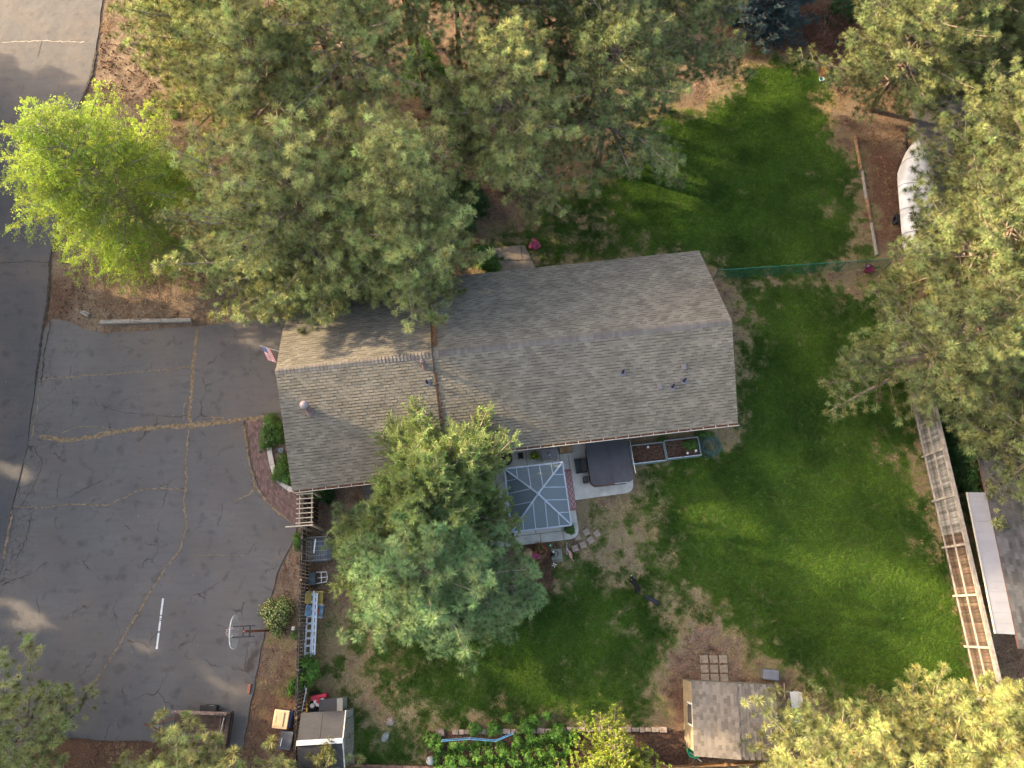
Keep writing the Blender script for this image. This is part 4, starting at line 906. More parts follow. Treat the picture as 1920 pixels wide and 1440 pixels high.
# green mesh fence
A = at(1337, 524); B = at(1660, 503); mf = thing('mesh_fence', 'green plastic mesh fence crossing the lawn behind the house', 'fence', ((A + B) / 2).to_tuple(), math.atan2((B - A).y, (B - A).x)); L_ = (B - A).length
gmm = bpy.data.materials.new('green_mesh'); gmm.use_nodes = True; t = gmm.node_tree; N = t.nodes; L = t.links; p = N['Principled BSDF']; p.inputs['Base Color'].default_value = (.02, .14, .09, 1); p.inputs['Alpha'].default_value = .42
mb = MB(); n = 24; vs = [(-L_ / 2 + L_ * i / n, .06 * math.sin(i * 1.3) * (1 - j), 1.1 * j + .02) for j in (0, 1) for i in range(n + 1)]; mb.add(vs, [(i, i + 1, n + 2 + i, n + 1 + i) for i in range(n)]); mb.build('netting', gmm, mf)
MB().tube([(-L_ / 2, 0, 1.13), (L_ / 2, 0, 1.13)], .02, 6).build('top_rail', mat('green_rail', (.02, .16, .11), .5), mf)
for f, ln_ in ((0, 0), (.17, .12), (.31, .25), (.52, .2), (.72, 0), (1, 0)): MB().tube([(-L_ / 2 + L_ * f, -.02, 0), (-L_ / 2 + L_ * f + ln_, 0, 1.18)], .022, 6).build('post', mat('dark_green_post', (.02, .08, .06), .5), mf)
# arbor
A = at(573, 953, 2.3); ar = thing('arbor', 'pale slatted garden arbor joining the fence to the house', 'arbor', (A.x, A.y, 0), R(4)); wd_ = .29; ly = .78
for sx in (-1, 1): MB().box((sx * wd_, 0, 2.26), (.045, ly * 2 + .1, .09)).build('side_beam', wood_pale, ar)
sm_ = MB().box((0, 0, 0), (.82, .04, .08)).mesh('slat', wood_pale)
for k_ in range(7): put('slat', sm_, ar, (-.02, -ly + .1 + k_ * (2 * ly - .2) / 6, 2.345))
MB().box((-.2, ly + .06, 2.36), (1.25, .05, .12)).build('end_slat', wood_pale, ar); MB().box((-.25, -ly - .04, 2.36), (1.3, .05, .12)).build('end_slat', wood_pale, ar)
for sx in (-1, 1):
    for sy in (-1, 1): MB().box((sx * wd_, sy * ly, 1.1), (.09, .09, 2.2)).build('post', wood_pale, ar)
gt_ = MB()
for k_ in range(7): MB().box((0.02, -.6 + k_ * .2, .75), (.02, .14, 1.3)).build('gate_board', wood_fence, ar)

# ---------------------------------------------------------------- basketball hoop
bb = at(510, 1182, 0); hb = thing('basketball_hoop', 'basketball hoop with clear fan backboard on a rusty pole', 'basketball hoop', bb, R(3)); ph = 3.7
MB().tube([(0, 0, 0), (0, 0, ph)], .055, 10).build('pole', rust, hb, smooth=True); xo = -.55
for z in (ph - .15, ph - .75):
    for y in (-.22, .22): MB().bar((.18, y, z), (xo, y, z + .0), .05, .05).build('arm', black, hb)
MB().bar((.18, -.24, ph - .15), (.18, .24, ph - .15), .05).build('cross_bar', black, hb); MB().bar((-.1, -.24, ph - .15), (-.1, .24, ph - .15), .04).build('cross_bar', black, hb)
fan = []
for i in range(25): a = math.pi * i / 24; fan.append((.69 * math.cos(a), ph - .55 + .62 * math.sin(a) ** .7))
fan += [(-.69, ph - .75), (-.45, ph - .95), (.45, ph - .95), (.69, ph - .75)]
clear = bpy.data.materials.new('clear_board'); clear.use_nodes = True; p = clear.node_tree.nodes['Principled BSDF']; p.inputs['Base Color'].default_value = (.6, .62, .65, 1); p.inputs['Alpha'].default_value = .16; p.inputs['Roughness'].default_value = .2
n = len(fan); mb = MB(); mb.add([(xo - .05, y, z) for y, z in fan] + [(xo - .075, y, z) for y, z in fan], [tuple(range(n)), tuple(range(n, 2 * n))[::-1]] + [(i, n + i, n + (i + 1) % n, (i + 1) % n) for i in range(n)]); mb.build('backboard', clear, hb)
MB().tube([(xo - .062, y, z) for y, z in fan[:25]], .019, 6).build('board_rim', white, hb)
MB().tube([(xo - .32 + .225 * math.cos(a * .3927), .225 * math.sin(a * .3927), ph - .68) for a in range(16)], .012, 6, closed=True).build('hoop_rim', mat('dark_rim', (.2, .06, .03), .5), hb)
nm = MB()
for a in range(12):
    for s_ in (1, -1):
        q = [(xo - .32 + r_ * math.cos(a * .5236 + s_ * k_ * .26), r_ * math.sin(a * .5236 + s_ * k_ * .26), ph - .69 - .13 * k_) for k_, r_ in enumerate((.22, .18, .14, .12))]; nm.tube(q, .008, 4)
nm.build('net', white, hb)
bush('rose_bush', 'bushy green shrub covered with cream flowers by the hoop', 'shrub', at(523, 1152, 0), (.72, .85, .75), 420, P_FLOWER, 31, sc=(.6, 1.0))
vb = thing('valve_post', 'small white capped post standing near the picket fence', 'post', at(554, 1178, 0)); MB().box((0, 0, .2), (.13, .15, .4)).build('post', white, vb); MB().box((0, 0, .41), (.07, .08, .02)).build('cap', grey_paint, vb)
bush('fence_shrub', 'small dark green shrub against the picket fence top', 'shrub', at(563, 1014, 0), (.3, .42, .5), 120, P_LEAF, 32, sc=(.5, .9))
bush('fence_vine', 'green vine tumbling over the fence below the ladders', 'vine', at(583, 1258, .4), (.42, .7, .9), 220, P_VINE, 33, sc=(.6, 1.0)); bush('fence_weed', 'bright yellow green weed at the fence by the bins', 'plant', at(551, 1287, 0), (.26, .36, .3), 70, P_VINE, 34, sc=(.5, .9))
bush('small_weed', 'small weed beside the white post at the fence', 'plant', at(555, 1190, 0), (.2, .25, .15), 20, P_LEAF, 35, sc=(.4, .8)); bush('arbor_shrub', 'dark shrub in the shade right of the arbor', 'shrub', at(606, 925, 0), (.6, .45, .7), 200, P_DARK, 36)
# wire crate
cr = thing('wire_kennel', 'silver wire dog kennel standing by the fence', 'kennel', at(604, 1032, 0), R(3)); cw, cl, chh = .95, 1.1, 1.05
for sx in (-1, 1):
    for sy in (-1, 1): MB().tube([(sx * cw / 2, sy * cl / 2, 0), (sx * cw / 2, sy * cl / 2, chh)], .018, 5).build('corner_post', metal, cr)
mb = MB()
for k_ in range(13):
    x = -cw / 2 + cw * k_ / 12; mb.tube([(x, -cl / 2, 0), (x, -cl / 2, chh), (x, cl / 2, chh), (x, cl / 2, 0)], .006, 4)
for k_ in range(6): y = -cl / 2 + cl * k_ / 5; mb.tube([(-cw / 2, y, 0), (-cw / 2, y, chh), (cw / 2, y, chh), (cw / 2, y, 0)], .009, 4)
for z in (.35, .7, 1.04): mb.tube([(-cw / 2, -cl / 2, z), (cw / 2, -cl / 2, z), (cw / 2, cl / 2, z), (-cw / 2, cl / 2, z)], .009, 4, closed=True)
mb.build('wire_cage', metal, cr); MB().box((0, 0, .04), (cw - .04, cl - .04, .05)).build('tray', mat('blue_grey_tray', (.12, .14, .18), .5), cr)
tag(MB().box((0, 0, 0), (.06, .66, .04)).build('white_bar', white, None, at(590, 1024, 1.1), R(-2)), 'white strip of trim lying on top of the wire kennel', 'trim')
# chairs and cart by the fence
def lawn_chair(c, rz, lb, cs, cf, arms=True):
    t_ = thing('garden_chair', lb, 'chair', c, rz, 'chairs leaning at the fence')
    MB().box((0, 0, .42), (.5, .5, .04)).build('seat', cs, t_, bevel=.01); MB().box((-.3, 0, .72), (.05, .5, .62), mat=Matrix.Rotation(-.45, 3, 'Y')).build('backrest', cs, t_, bevel=.01)
    for y in (-.28, .28): MB().bar((-.34, y, .62), (.3, y, .62), .06, .03).build('armrest', cf, t_)
    for x, y in ((-.22, -.26), (-.22, .26), (.24, -.26), (.24, .26)): MB().box((x, y, .3), (.04, .04, .6)).build('leg', cf, t_)
    return t_
ych = mat('yellow_wood', (.36, .27, .08), .7, .15); lawn_chair(at(600, 1122, 0), R(2), 'yellow painted chair between the dark cart and blue chair', ych, ych)
lawn_chair(at(600, 1146, 0), R(-3), 'blue framed sling chair with a red centre beside the ladders', mat('blue_sling', (.16, .24, .33), .7), mat('blue_frame', (.22, .26, .30), .4))
MB().box((0, 0, 0), (.28, .3, .012)).build('cushion', mat('red_pattern', (.38, .10, .07), .8, .3, 12), bpy.data.objects['garden_chair.001'], (-.05, 0, .447))
ct = thing('garden_cart', 'dark grey garden cart with a tubular metal frame', 'cart', at(600, 1085, 0), R(6)); tub = mat('dark_tub', (.055, .075, .09), .5, .2)
MB().prism([(-.42, -.27), (-.08, -.32), (-.08, .32), (-.42, .27)], .3, .55).build('tray', tub, ct, bevel=.02); MB().tube([(-.05, -.26, .5), (.45, -.22, .55), (.5, 0, .55), (.45, .24, .55), (-.05, .28, .5)], .022, 6).build('handle_frame', metal, ct)
MB().bar((.2, -.24, .53), (.2, .25, .53), .03).build('cross_bar', metal, ct); MB().bar((0, 0, .5), (.46, 0, .54), .025).build('cross_bar', metal, ct)
for y in (-.3, .3): MB().tube([(-.25 + .15 * math.cos(a * .52), y, .16 + .15 * math.sin(a * .52)) for a in range(12)], .035, 6, closed=True).build('wheel', black, ct)
# ladders
A = at(583, 1108, .7); B = at(576, 1232, .7)
for k_, (off, zz, wd_, lb) in enumerate(((0, .62, .26, 'wide aluminium ladder lying along the fence'), (.26, .66, .11, 'narrow aluminium ladder beside the wide one along the fence'))):
    t_ = thing('ladder', lb, 'ladder', ((A + B) / 2 + Vector((off, 0, zz - .7))).to_tuple(), math.atan2((B - A).y, (B - A).x) + k_ * .01, 'ladders along the fence'); L_ = (B - A).length - k_ * .2
    for y in (-wd_ / 2, wd_ / 2): MB().box((0, y, 0), (L_, .07, .1)).build('rail', alu, t_)
    n = int(L_ / .3)
    for i in range(n): MB().box((-L_ / 2 + (i + .5) * L_ / n, 0, .02), (.09, wd_ - .04, .04)).build('rung', alu, t_)
    for i in (-.4, .35): MB().box((i * L_, 0, -.32 - .03 * k_), (.08, wd_ * .8, .58)).build('support', wood_br, t_)
MB  # ------------------------------------------------------------ resin shed, bottom left
C0 = at(603, 1389, 2.0); sh = thing('resin_shed', 'grey plastic garden shed with charcoal roof and double doors', 'shed', (C0.x - .02, C0.y, 0), R(3.0)); hw_, hd_ = .98, 1.12
rm = mat('charcoal_resin', (.045, .045, .053), .6, .08, 3, bump=.2, bscale=40); wm = mat('grey_resin', (.22, .22, .20), .6, .06, 4)
MB().add([(-.85, -1.05, 0), (.95, -1.05, 0), (.95, 1.05, 0), (-.85, 1.05, 0), (-.85, -1.05, 1.75), (.95, -1.05, 1.75), (.95, 1.05, 1.75), (-.85, 1.05, 1.75), (-.85, 0, 2.2), (.95, 0, 2.2)],
    [(0, 1, 5, 4), (2, 3, 7, 6), (1, 2, 6, 9, 5), (3, 0, 4, 8, 7), (0, 3, 2, 1)]).build('wall', wm, sh)
for sy in (-1, 1):
    n = 2
    for k_ in range(n):
        u0, u1 = -hw_ + 2 * hw_ * k_ / n + .008, -hw_ + 2 * hw_ * (k_ + 1) / n - .008
        pts = [(u0, 0, 2.26), (u1, 0, 2.26), (u1, sy * hd_, 1.78), (u0, sy * hd_, 1.78)]; vs = pts + [(x, y, z - .05) for x, y, z in pts]; fs = [(0, 1, 2, 3), (7, 6, 5, 4), (0, 4, 5, 1), (1, 5, 6, 2), (2, 6, 7, 3), (3, 7, 4, 0)]
        rp = MB().add(vs, fs if sy < 0 else [f[::-1] for f in fs]).build('roof_panel', rm, sh)
        mb = MB()
        for q in range(12): f = (q + .5) / 12; mb.bar((u0, sy * hd_ * f, 2.262 - .48 * f), (u1, sy * hd_ * f, 2.262 - .48 * f), .012, .01)
        mb.build('roof_ribs', rm, rp)
MB().prism([(-hw_ - .01, -.1), (hw_ + .01, -.1), (hw_ + .01, .1), (-hw_ - .01, .1)], 2.24, 2.30).build('ridge_cap', mat('pale_ridge', (.5, .53, .58), .4), sh)
for y0, y1 in ((-.72, -.01), (.01, .72)):
    d_ = MB().box((.975, (y0 + y1) / 2, .9), (.05, y1 - y0 - .01, 1.7)).build('door', mat('taupe_door', (.20, .18, .16), .6), sh); MB().box((1.005, .06 if y0 > 0 else -.06, 1.0), (.03, .05, .14)).build('handle', black, d_)
    for q in range(4): MB().box((1.003, y0 + .1 + q * .17, .9), (.008, .02, 1.6)).build('groove', mat('door_groove', (.12, .11, .10), .6), d_)
for sy in (-1, 1): MB().bar((hw_ + .01, 0, 2.25), (hw_ + .01, sy * hd_, 1.77), .04, .07).build('gable_trim', mat('pale_trim', (.45, .45, .43), .5), sh)
db = thing('deck_box', 'low grey storage box with charcoal lid against the shed', 'storage box', at(630, 1316, 0), R(4)); MB().box((0.02, -.05, .5), (1.02, .5, 1.0)).build('case', wm, db, bevel=.02); MB().box((-.12, -.05, 1.03), (.8, .56, .06)).build('lid', rm, db, bevel=.01)
for q in range(9): MB().box((-.45 + q * .083, -.05, 1.063), (.012, .52, .01)).build('lid_rib', rm, db)
MB().box((.41, -.05, 1.02), (.26, .56, .05)).build('lid_end', wm, db)
mw = thing('snow_blower', 'red machine with a black engine beside the shed', 'machine', at(604, 1309, 0), R(10)); redm = mat('red_enamel', (.42, .02, .05), .4, .15)
MB().prism([(-.35, -.0), (.42, .05), (.4, .22), (-.3, .2)], .35, .8).build('body', redm, mw, bevel=.04); MB().lathe([(.2, 0), (.2, .32), (.12, .36), (.001, .37)], (-.28, -.28, .42), 16).build('engine', black, mw, smooth=True); MB().lathe([(.1, 0), (.1, .05), (.001, .06)], (-.26, -.2, .78), 12).build('filter_cap', mat('cream_plastic', (.5, .47, .4), .5), mw)
MB().tube([(-.05 + .16 * math.cos(a * .5), -.25 + .22 * math.sin(a * .5), .5) for a in range(7)], .03, 6).build('belt_guard', mat('tan_metal', (.45, .28, .14), .6), mw)
for y in (-.1, .3): MB().tube([(-.3 + .18 * math.cos(a * .52), y, .2 + .18 * math.sin(a * .52)) for a in range(12)], .05, 6, closed=True).build('wheel', black, mw)
fn = thing('round_sign', 'round white disc with a red centre resting by the shed', 'disc', at(598, 1314, .7), R(10)); MB().lathe([(.001, .06), (.24, .05), (.25, 0), (.001, 0)], n=24).build('disc', white, fn); MB().lathe([(.001, .11), (.1, .09), (.12, .05)], n=12).build('centre', redm, fn)
tag(MB().tube([at(566, 1334, 1.2), at(575, 1290, 1.2)], .025, 6).build('metal_pole', metal), 'pale metal pole leaning between fence and shed', 'pole')
tag(MB().tube([at(571, 1285, 1.0), at(575, 1300, 1.2)], .02, 6).build('metal_pole', alu), 'short pale rod behind the long leaning pole', 'pole')
bs = thing('storage_tote', 'tan lidded tote with a navy body in the earth strip', 'tote', at(537, 1346, 0), R(-5)); MB().prism([(-.34, -.36), (.42, -.34), (.42, .36), (-.34, .38)], 0, .55).build('body', mat('navy_plastic', (.02, .035, .09), .4), bs, bevel=.05); MB().prism([(-.42, -.39), (.28, -.39), (.28, .39), (-.42, .40)], .55, .62).build('lid', mat('tan_plastic', (.52, .38, .25), .5, .05), bs, bevel=.03)
MB().prism([(-.36, -.3), (.06, -.3), (.06, .32), (-.36, .32)], .62, .65).build('lid_panel', mat('tan_plastic2', (.50, .36, .235), .5, .05), bs, bevel=.01)
for q in range(5): MB().box((-.28, -.10 + q * .05, .655), (.035, .035, .008)).build('lettering', mat('brown_print', (.25, .16, .10), .6), bs)
b3 = thing('storage_tote', 'glossy dark grey tote below the tan one', 'tote', at(541, 1386, 0), R(-6)); MB().prism([(-.26, -.34), (.26, -.34), (.26, .36), (-.26, .36)], 0, .38).build('body', mat('dark_grey_plastic', (.06, .07, .09), .3), b3, bevel=.04); MB().prism([(-.29, -.38), (.29, -.38), (.29, .4), (-.29, .4)], .38, .43).build('lid', mat('grey_plastic', (.10, .11, .14), .25), b3, bevel=.03); MB().bar((-.2, -.25, .44), (-.18, .1, .44), .03, .02).build('latch', white, b3)
tag(MB().box((0, 0, .04), (.2, .42, .08)).build('paving_block', stone_m, None, at(661, 1425, 0), .1), 'grey paving block leaning by the shed door', 'block')
# ---------------------------------------------------------------- utility trailer
tr = thing('utility_trailer', 'rusty utility trailer with wooden side rails on the driveway end', 'trailer', at(385, 1366, 0), R(-2)); tw, tl_ = 1.5, 2.5
for k_ in range(7): MB().box((0, -tw / 2 + tw * (k_ + .5) / 7, .48), (tl_, tw / 7 - .012, .04)).build('floor_plank', mat('trailer_planks', (.10, .068, .055), .85, .35, 4, rand=.3), tr)
for y in (-tw / 2, tw / 2): MB().box((0, y, .42), (tl_, .06, .1)).build('frame_rail', rust, tr)
for x in (-tl_ / 2, tl_ / 2): MB().box((x, 0, .42), (.06, tw, .1)).build('frame_rail', black, tr)
for sy in (-1, 1):
    for k_ in range(2): MB().box((0, sy * (tw / 2 + .02), .66 + k_ * .2), (tl_, .03, .13)).build('side_board', wood_br, tr)
    MB().box((0, sy * (tw / 2 + .02), .98), (tl_, .14, .03)).build('top_board', mat('reddish_board', (.22, .15, .12), .8, .3, 5), tr)
    for x in (-1.1, 0, 1.1): MB().box((x, sy * (tw / 2 + .05), .7), (.05, .03, .6)).build('stake', metal, tr)
for k_ in range(4): MB().box((.7 + .17 * k_, .69, 1.0), (.03, .2, .02), -.6).build('strap', black, tr)
MB().bar((.98, -.7, .95), (1.15, .62, .98), .05).build('tie_bar', metal, tr)
for x_ in (.85, .98): MB().box((x_, .25, .53), (.05, .6, .05)).build('brace', wood_br, tr)
MB().bar((-tl_ / 2, .5, .42), (-2.35, .1, .42), .06, .08).build('tongue', rust, tr); MB().bar((-tl_ / 2, -.4, .42), (-2.35, .08, .42), .06, .08).build('tongue', rust, tr)
MB().bar((-2.3, .09, .45), (-2.65, .14, .45), .07, .08).build('coupler', rust, tr); jk = MB().tube([(-2.0, .18, .1), (-2.0, .18, .8)], .035, 8).build('jack', metal, tr); MB().tube([(-2.0, .18, .8), (-1.86, .42, .82)], .014, 5).build('jack_handle', metal, jk)
tw_ = mat('tyre_rubber', (.025, .025, .027), .8, .2)
for sy in (-1, 1):
    w_ = MB().lathe([(.17, -.1), (.28, -.1), (.33, -.07), (.33, .07), (.28, .1), (.17, .1)], n=24).build('wheel', tw_, tr, (.25, sy * .93, .33)); w_.rotation_euler = (R(90), 0, 0)
    o = MB().lathe([(.001, -.06), (.17, -.08), (.17, .08), (.001, .06)], n=16).build('rim', white, w_)
    MB().box((.25, sy * .93, .70), (.75, .24, .02)).build('fender', black, tr)
MB().box((1.35, 0, .5), (.05, tw + .2, .12)).build('bumper', black, tr)
tag(MB().box((0, 0, .06), (.26, .24, .12)).build('wood_chock', mat('weathered_block', (.26, .22, .2), .9, .2), None, at(295, 1364, 0), R(-8)), 'grey wooden block under the trailer tongue', 'block')
tag(MB().box((0, 0, .02), (.5, .6, .04)).build('dark_board', mat('dark_sheet', (.06, .065, .08), .6), None, at(325, 1382, 0), R(-4)), 'dark sheet lying beside the front of the trailer', 'board')

# ---------------------------------------------------------------- shingled shed, bottom right
C0 = at(1297, 1276, 2.3); s2 = thing('garden_shed', 'wooden garden shed with weathered brown shingle roof', 'shed', (C0.x, C0.y, 0), R(-2.5)); W2, D2 = 3.6, 3.05
dep = C0.y - at(1310, 1418, 2.3).y
MB().add([(.12, -dep + .1, 0), (W2, -dep + .1, 0), (W2, -.1, 0), (.12, -.1, 0), (.12, -dep + .1, 2.25), (W2, -dep + .1, 2.25), (W2, -.1, 2.25), (.12, -.1, 2.25)], [(0, 1, 5, 4), (1, 2, 6, 5), (2, 3, 7, 6), (3, 0, 4, 7)]).build('wall', mat('tan_siding', (.27, .22, .15), .8, .12, 4), s2)
pth = .35; mbd = MB(); slp = lambda x: 2.28 + (pth * x / 1.8 if x < 1.8 else pth * (3.6 - x) / 1.8)
for x0, x1 in ((0, 1.8), (1.8, 3.65)):
    mbd.add([(x0, -dep, slp(x0)), (x1, -dep, slp(x1)), (x1, 0, slp(x1)), (x0, 0, slp(x0)), (x0, -dep, slp(x0) - .06), (x1, -dep, slp(x1) - .06), (x1, 0, slp(x1) - .06), (x0, 0, slp(x0) - .06)], [(0, 1, 2, 3), (7, 6, 5, 4), (0, 4, 5, 1), (2, 6, 7, 3), (0, 3, 7, 4), (1, 5, 6, 2)])
rd = mbd.build('roof', mat('roof_edge', (.1, .1, .1)), s2); sh_m = mat('brown_shingles', (.19, .165, .14), .9, .15, 2, bump=.6, bscale=80, tone=True); tmb = []
for k_ in range(4):
    m_ = MB(); m_.add([(0, 0, .02 + .004 * k_), (0, .2, .02 + .004 * k_), (.17, .2, .004), (.17, 0, .004), (0, 0, 0), (0, .2, 0)], [(0, 3, 2, 1), (4, 0, 1, 5)]); me = m_.mesh('shingle', sh_m); tone_attr(me, [(.72, .9, 1.04, 1.2)[k_]] * 6); tmb.append(me)
rest = MB(); tl = []; cnt = 0
for side in (0, 1):
    for i in range(13):
        for j in range(int(dep / .205) + 1):
            y = -dep + .205 * j + (.1 if i % 2 else 0)
            if y > -.2: continue
            x = .143 * i if side == 0 else 3.65 - .143 * i
            if side == 0 and cnt < 220:
                cnt += 1; put('shingle', rnd.choice(tmb), rd, (x, y, slp(x) + .002), rot=(0, -math.atan2(pth, 1.8), 0))
            else:
                zz = slp(x); sg = 1 if side == 0 else -1; x2 = x + sg * .17; th = .02 + rnd.uniform(0, .012)
                rest.add([(x, y, zz + th), (x, y + .2, zz + th), (x2, y + .2, zz + .04), (x2, y, zz + .04)], [(0, 3, 2, 1)] if sg > 0 else [(0, 1, 2, 3)]); tl += [rnd.choice((.72, .9, 1.04, 1.2))] * 4
me = rest.mesh('shingle_courses', sh_m); tone_attr(me, tl); tag(put('shingle_courses', me, rd), kind='stuff')
wf = MB().box((.1, -dep * .48, 1.4), (.05, .95, .9)).build('window', white, s2); MB().box((.07, -dep * .48, 1.4), (.02, .8, .75)).build('pane', glass, wf)
gm_ = thing('wheelbarrow', 'green wheelbarrow tipped against the tan shed wall', 'wheelbarrow', at(1296, 1402, 0), R(-35)); grn = mat('green_tray', (.02, .28, .12), .4, .15)
MB().lathe([(.001, .30), (.22, .33), (.33, .55), (.35, .6), (.33, .6), (.2, .36), (.001, .34)], n=16).build('tray', grn, gm_, smooth=True); MB().tube([(-.1, -.2, .4), (.5, -.22, .6)], .018, 6).build('handle', metal, gm_); MB().tube([(-.1, .2, .4), (.5, .22, .6)], .018, 6).build('handle', metal, gm_); MB().tube([(-.4 + .0 * a, .15 * math.cos(a * .52), .17 + .15 * math.sin(a * .52)) for a in range(12)], .04, 6, closed=True).build('wheel', black, gm_); MB().bar((.1, -.2, .5), (.2, -.2, 0), .03).build('leg', redm, gm_); MB().bar((.1, .2, .5), (.2, .2, 0), .03).build('leg', redm, gm_)
ob = thing('plastic_tub', 'grey plastic tub behind the shingled shed', 'tub', at(1440, 1264, 0), R(-3)); MB().prism([(-.38, -.22), (.34, -.26), (.36, .22), (-.36, .24)], 0, .5).build('body', mat('slate_plastic', (.13, .14, .18), .4, .1), ob, bevel=.05); MB().prism([(-.36, -.2), (.32, -.22), (.34, .2), (-.34, .22)], .5, .53).build('lid', mat('slate_lid', (.17, .18, .22), .35, .1), ob, bevel=.02)
for q in range(3): MB().box((0, -.12 + q * .12, .54), (.56, .03, .02)).build('lid_rib', mat('slate_lid', (.17, .18, .22)), ob)
for x, y, lb in ((1483, 1303, 'white plastic chair seat nearest the tub by the shed'), (1485, 1318, 'white plastic chair in the middle of the row by the shed')):
    t_ = thing('plastic_chair', lb, 'chair', at(x, y, 0), R(5), 'white plastic chairs right of the shed'); MB().box((0, 0, .42), (.38, .36, .03)).build('seat', white, t_, bevel=.01); MB().box((.17, 0, .65), (.04, .36, .42)).build('backrest', white, t_, bevel=.01)
    for dx in (-.15, .15):
        for dy in (-.15, .15): MB().box((dx, dy, .2), (.04, .04, .41)).build('leg', white, t_)
hw2 = thing('white_stool', 'white rimmed stool below the plastic chairs', 'stool', at(1487, 1345, 0)); MB().tube([(.21 * math.cos(a * .45), .13 * math.sin(a * .45), .42) for a in range(14)], .025, 6, closed=True).build('rim', white, hw2)
for dx in (-.16, .16): MB().bar((dx, 0, .42), (dx * 1.1, 0, 0), .04).build('leg', white, hw2)
tag(MB().tube([at(1470, 1281, 1.2), at(1472, 1312, 1.0)], .02, 6).build('wood_pole', wood_pale), 'thin tan pole standing beside the white chairs', 'pole')
tag(MB().box((0, 0, .25), (.55, 1.0, .5)).build('wood_crate', wood_br, None, at(1505, 1330, 0), 0), 'brown wooden crate right of the plastic chairs', 'crate')
A = at(1230, 1437); B = at(1420, 1428); eb = thing('low_fence', 'low sunlit timber boards along the bottom edge by the shed', 'fence', ((A + B) / 2).to_tuple(), math.atan2((B - A).y, (B - A).x)); L_ = (B - A).length
for k_ in range(3): MB().box((-L_ / 2 + L_ * (k_ + .5) / 3, 0, .3), (L_ / 3 - .02, .05, .5)).build('board', mat('orange_boards', (.33, .19, .09), .8, .3, 5, stretch=(1, 10, 10)), eb)
for k_ in range(4): MB().box((-L_ / 2 + L_ * k_ / 3, .05, .3), (.09, .06, .6)).build('post', wood_br, eb)
pv = mat('tan_paver', (.25, .20, .15), .9, .15, 5, bump=.5, bscale=40); nm_ = 0
for j, y in enumerate((1236, 1254, 1271)):
    for i, x in enumerate((1321, 1339, 1357)):
        tag(MB().box((0, 0, 0), (.37, .345, .06)).build('paver', pv, None, at(x + (j - 1) * 1.0, y, -.012), rnd.uniform(-.04, .04), bevel=.01), '%s tan square paver in the %s row behind the shed' % (('left', 'middle', 'right')[i], ('farthest', 'middle', 'nearest')[j]), 'paver', 'tan pavers behind the shed')
# ---------------------------------------------------------------- neighbour building, right
nb = thing('neighbour_building', 'neighbouring building with dark shingle roof and white patio cover', 'building', at(1900, 1100, 0)); zt = 2.7
def nl_(px, py, z): return loc_in(nb, at(px, py, z))
a_, b_, c_, d_ = nl_(1852, 935, zt), nl_(1912, 1216, zt), nl_(2150, 1216, zt + 1.4), nl_(2080, 935, zt + 1.4)
e1_ = a_ + (a_ - b_) * .6; e2_ = d_ + (c_ - d_) * -.6
MB().add([e1_, b_, c_, e2_, e1_ - Vector((0, 0, .15)), b_ - Vector((0, 0, .15)), c_ - Vector((0, 0, .15)), e2_ - Vector((0, 0, .15))], [(0, 1, 2, 3), (7, 6, 5, 4), (0, 4, 5, 1), (1, 5, 6, 2), (2, 6, 7, 3), (3, 7, 4, 0)]).build('roof', mat('dark_roof_edge', (.06, .035, .035), .8), nb)
ux = (b_ - e1_); Lx = ux.length; ux = ux / Lx; up_ = (c_ - b_); Lu = up_.length; up_ = up_ / Lu; nn = ux.cross(up_).normalized(); nn = nn if nn.z > 0 else -nn; mb = MB(); tl = []
for i in range(int(Lu / .145)):
    x = -.3 * ((i * .37) % 1)
    while x < Lx:
        A_, B_ = max(x, 0), min(x + .295, Lx); q = e1_ + up_ * (.145 * i); th = .02 + rnd.random() * .015
        mb.add([q + ux * A_ + nn * th, q + ux * B_ + nn * th, q + ux * B_ + up_ * .18 + nn * .006, q + ux * A_ + up_ * .18 + nn * .006], [(0, 1, 2, 3)]); tl += [rnd.choice((.7, .9, 1, 1.15, 1.35))] * 4; x += .3
me = mb.mesh('shingle_courses', mat('slate_shingles', (.055, .058, .066), .9, .15, 2, bump=.5, bscale=80, tone=True)); tone_attr(me, tl); tag(put('shingle_courses', me, nb), kind='stuff')
q0, q1, q2, q3 = nl_(1815, 935, 2.4), nl_(1866, 1188, 2.4), nl_(1904, 1190, 2.65), nl_(1851, 935, 2.65); q0 += (q0 - q1) * .05; q3 += (q3 - q2) * .05
n = 14
for k_ in range(n):
    f0, f1 = k_ / n, (k_ + 1) / n - .0008; pts = [q0.lerp(q1, f0), q0.lerp(q1, f1), q3.lerp(q2, f1), q3.lerp(q2, f0)]; MB().add(pts + [p_ - Vector((0, 0, .04)) for p_ in pts], [(0, 1, 2, 3), (7, 6, 5, 4), (0, 4, 5, 1), (1, 5, 6, 2), (2, 6, 7, 3), (3, 7, 4, 0)]).build('cover_panel', mat('white_cover', (.17, .18, .215), .35, .06, 2), nb)
MB().bar(q0, q1, .05, .08).build('cover_beam', grey_paint, nb)
wp = [nl_(1868, 880, 0), nl_(1898, 1180, 0), nl_(2080, 1180, 0), nl_(2040, 880, 0)]; MB().prism([tuple(p_[:2]) for p_ in wp], 0, 2.6).build('wall', siding, nb)
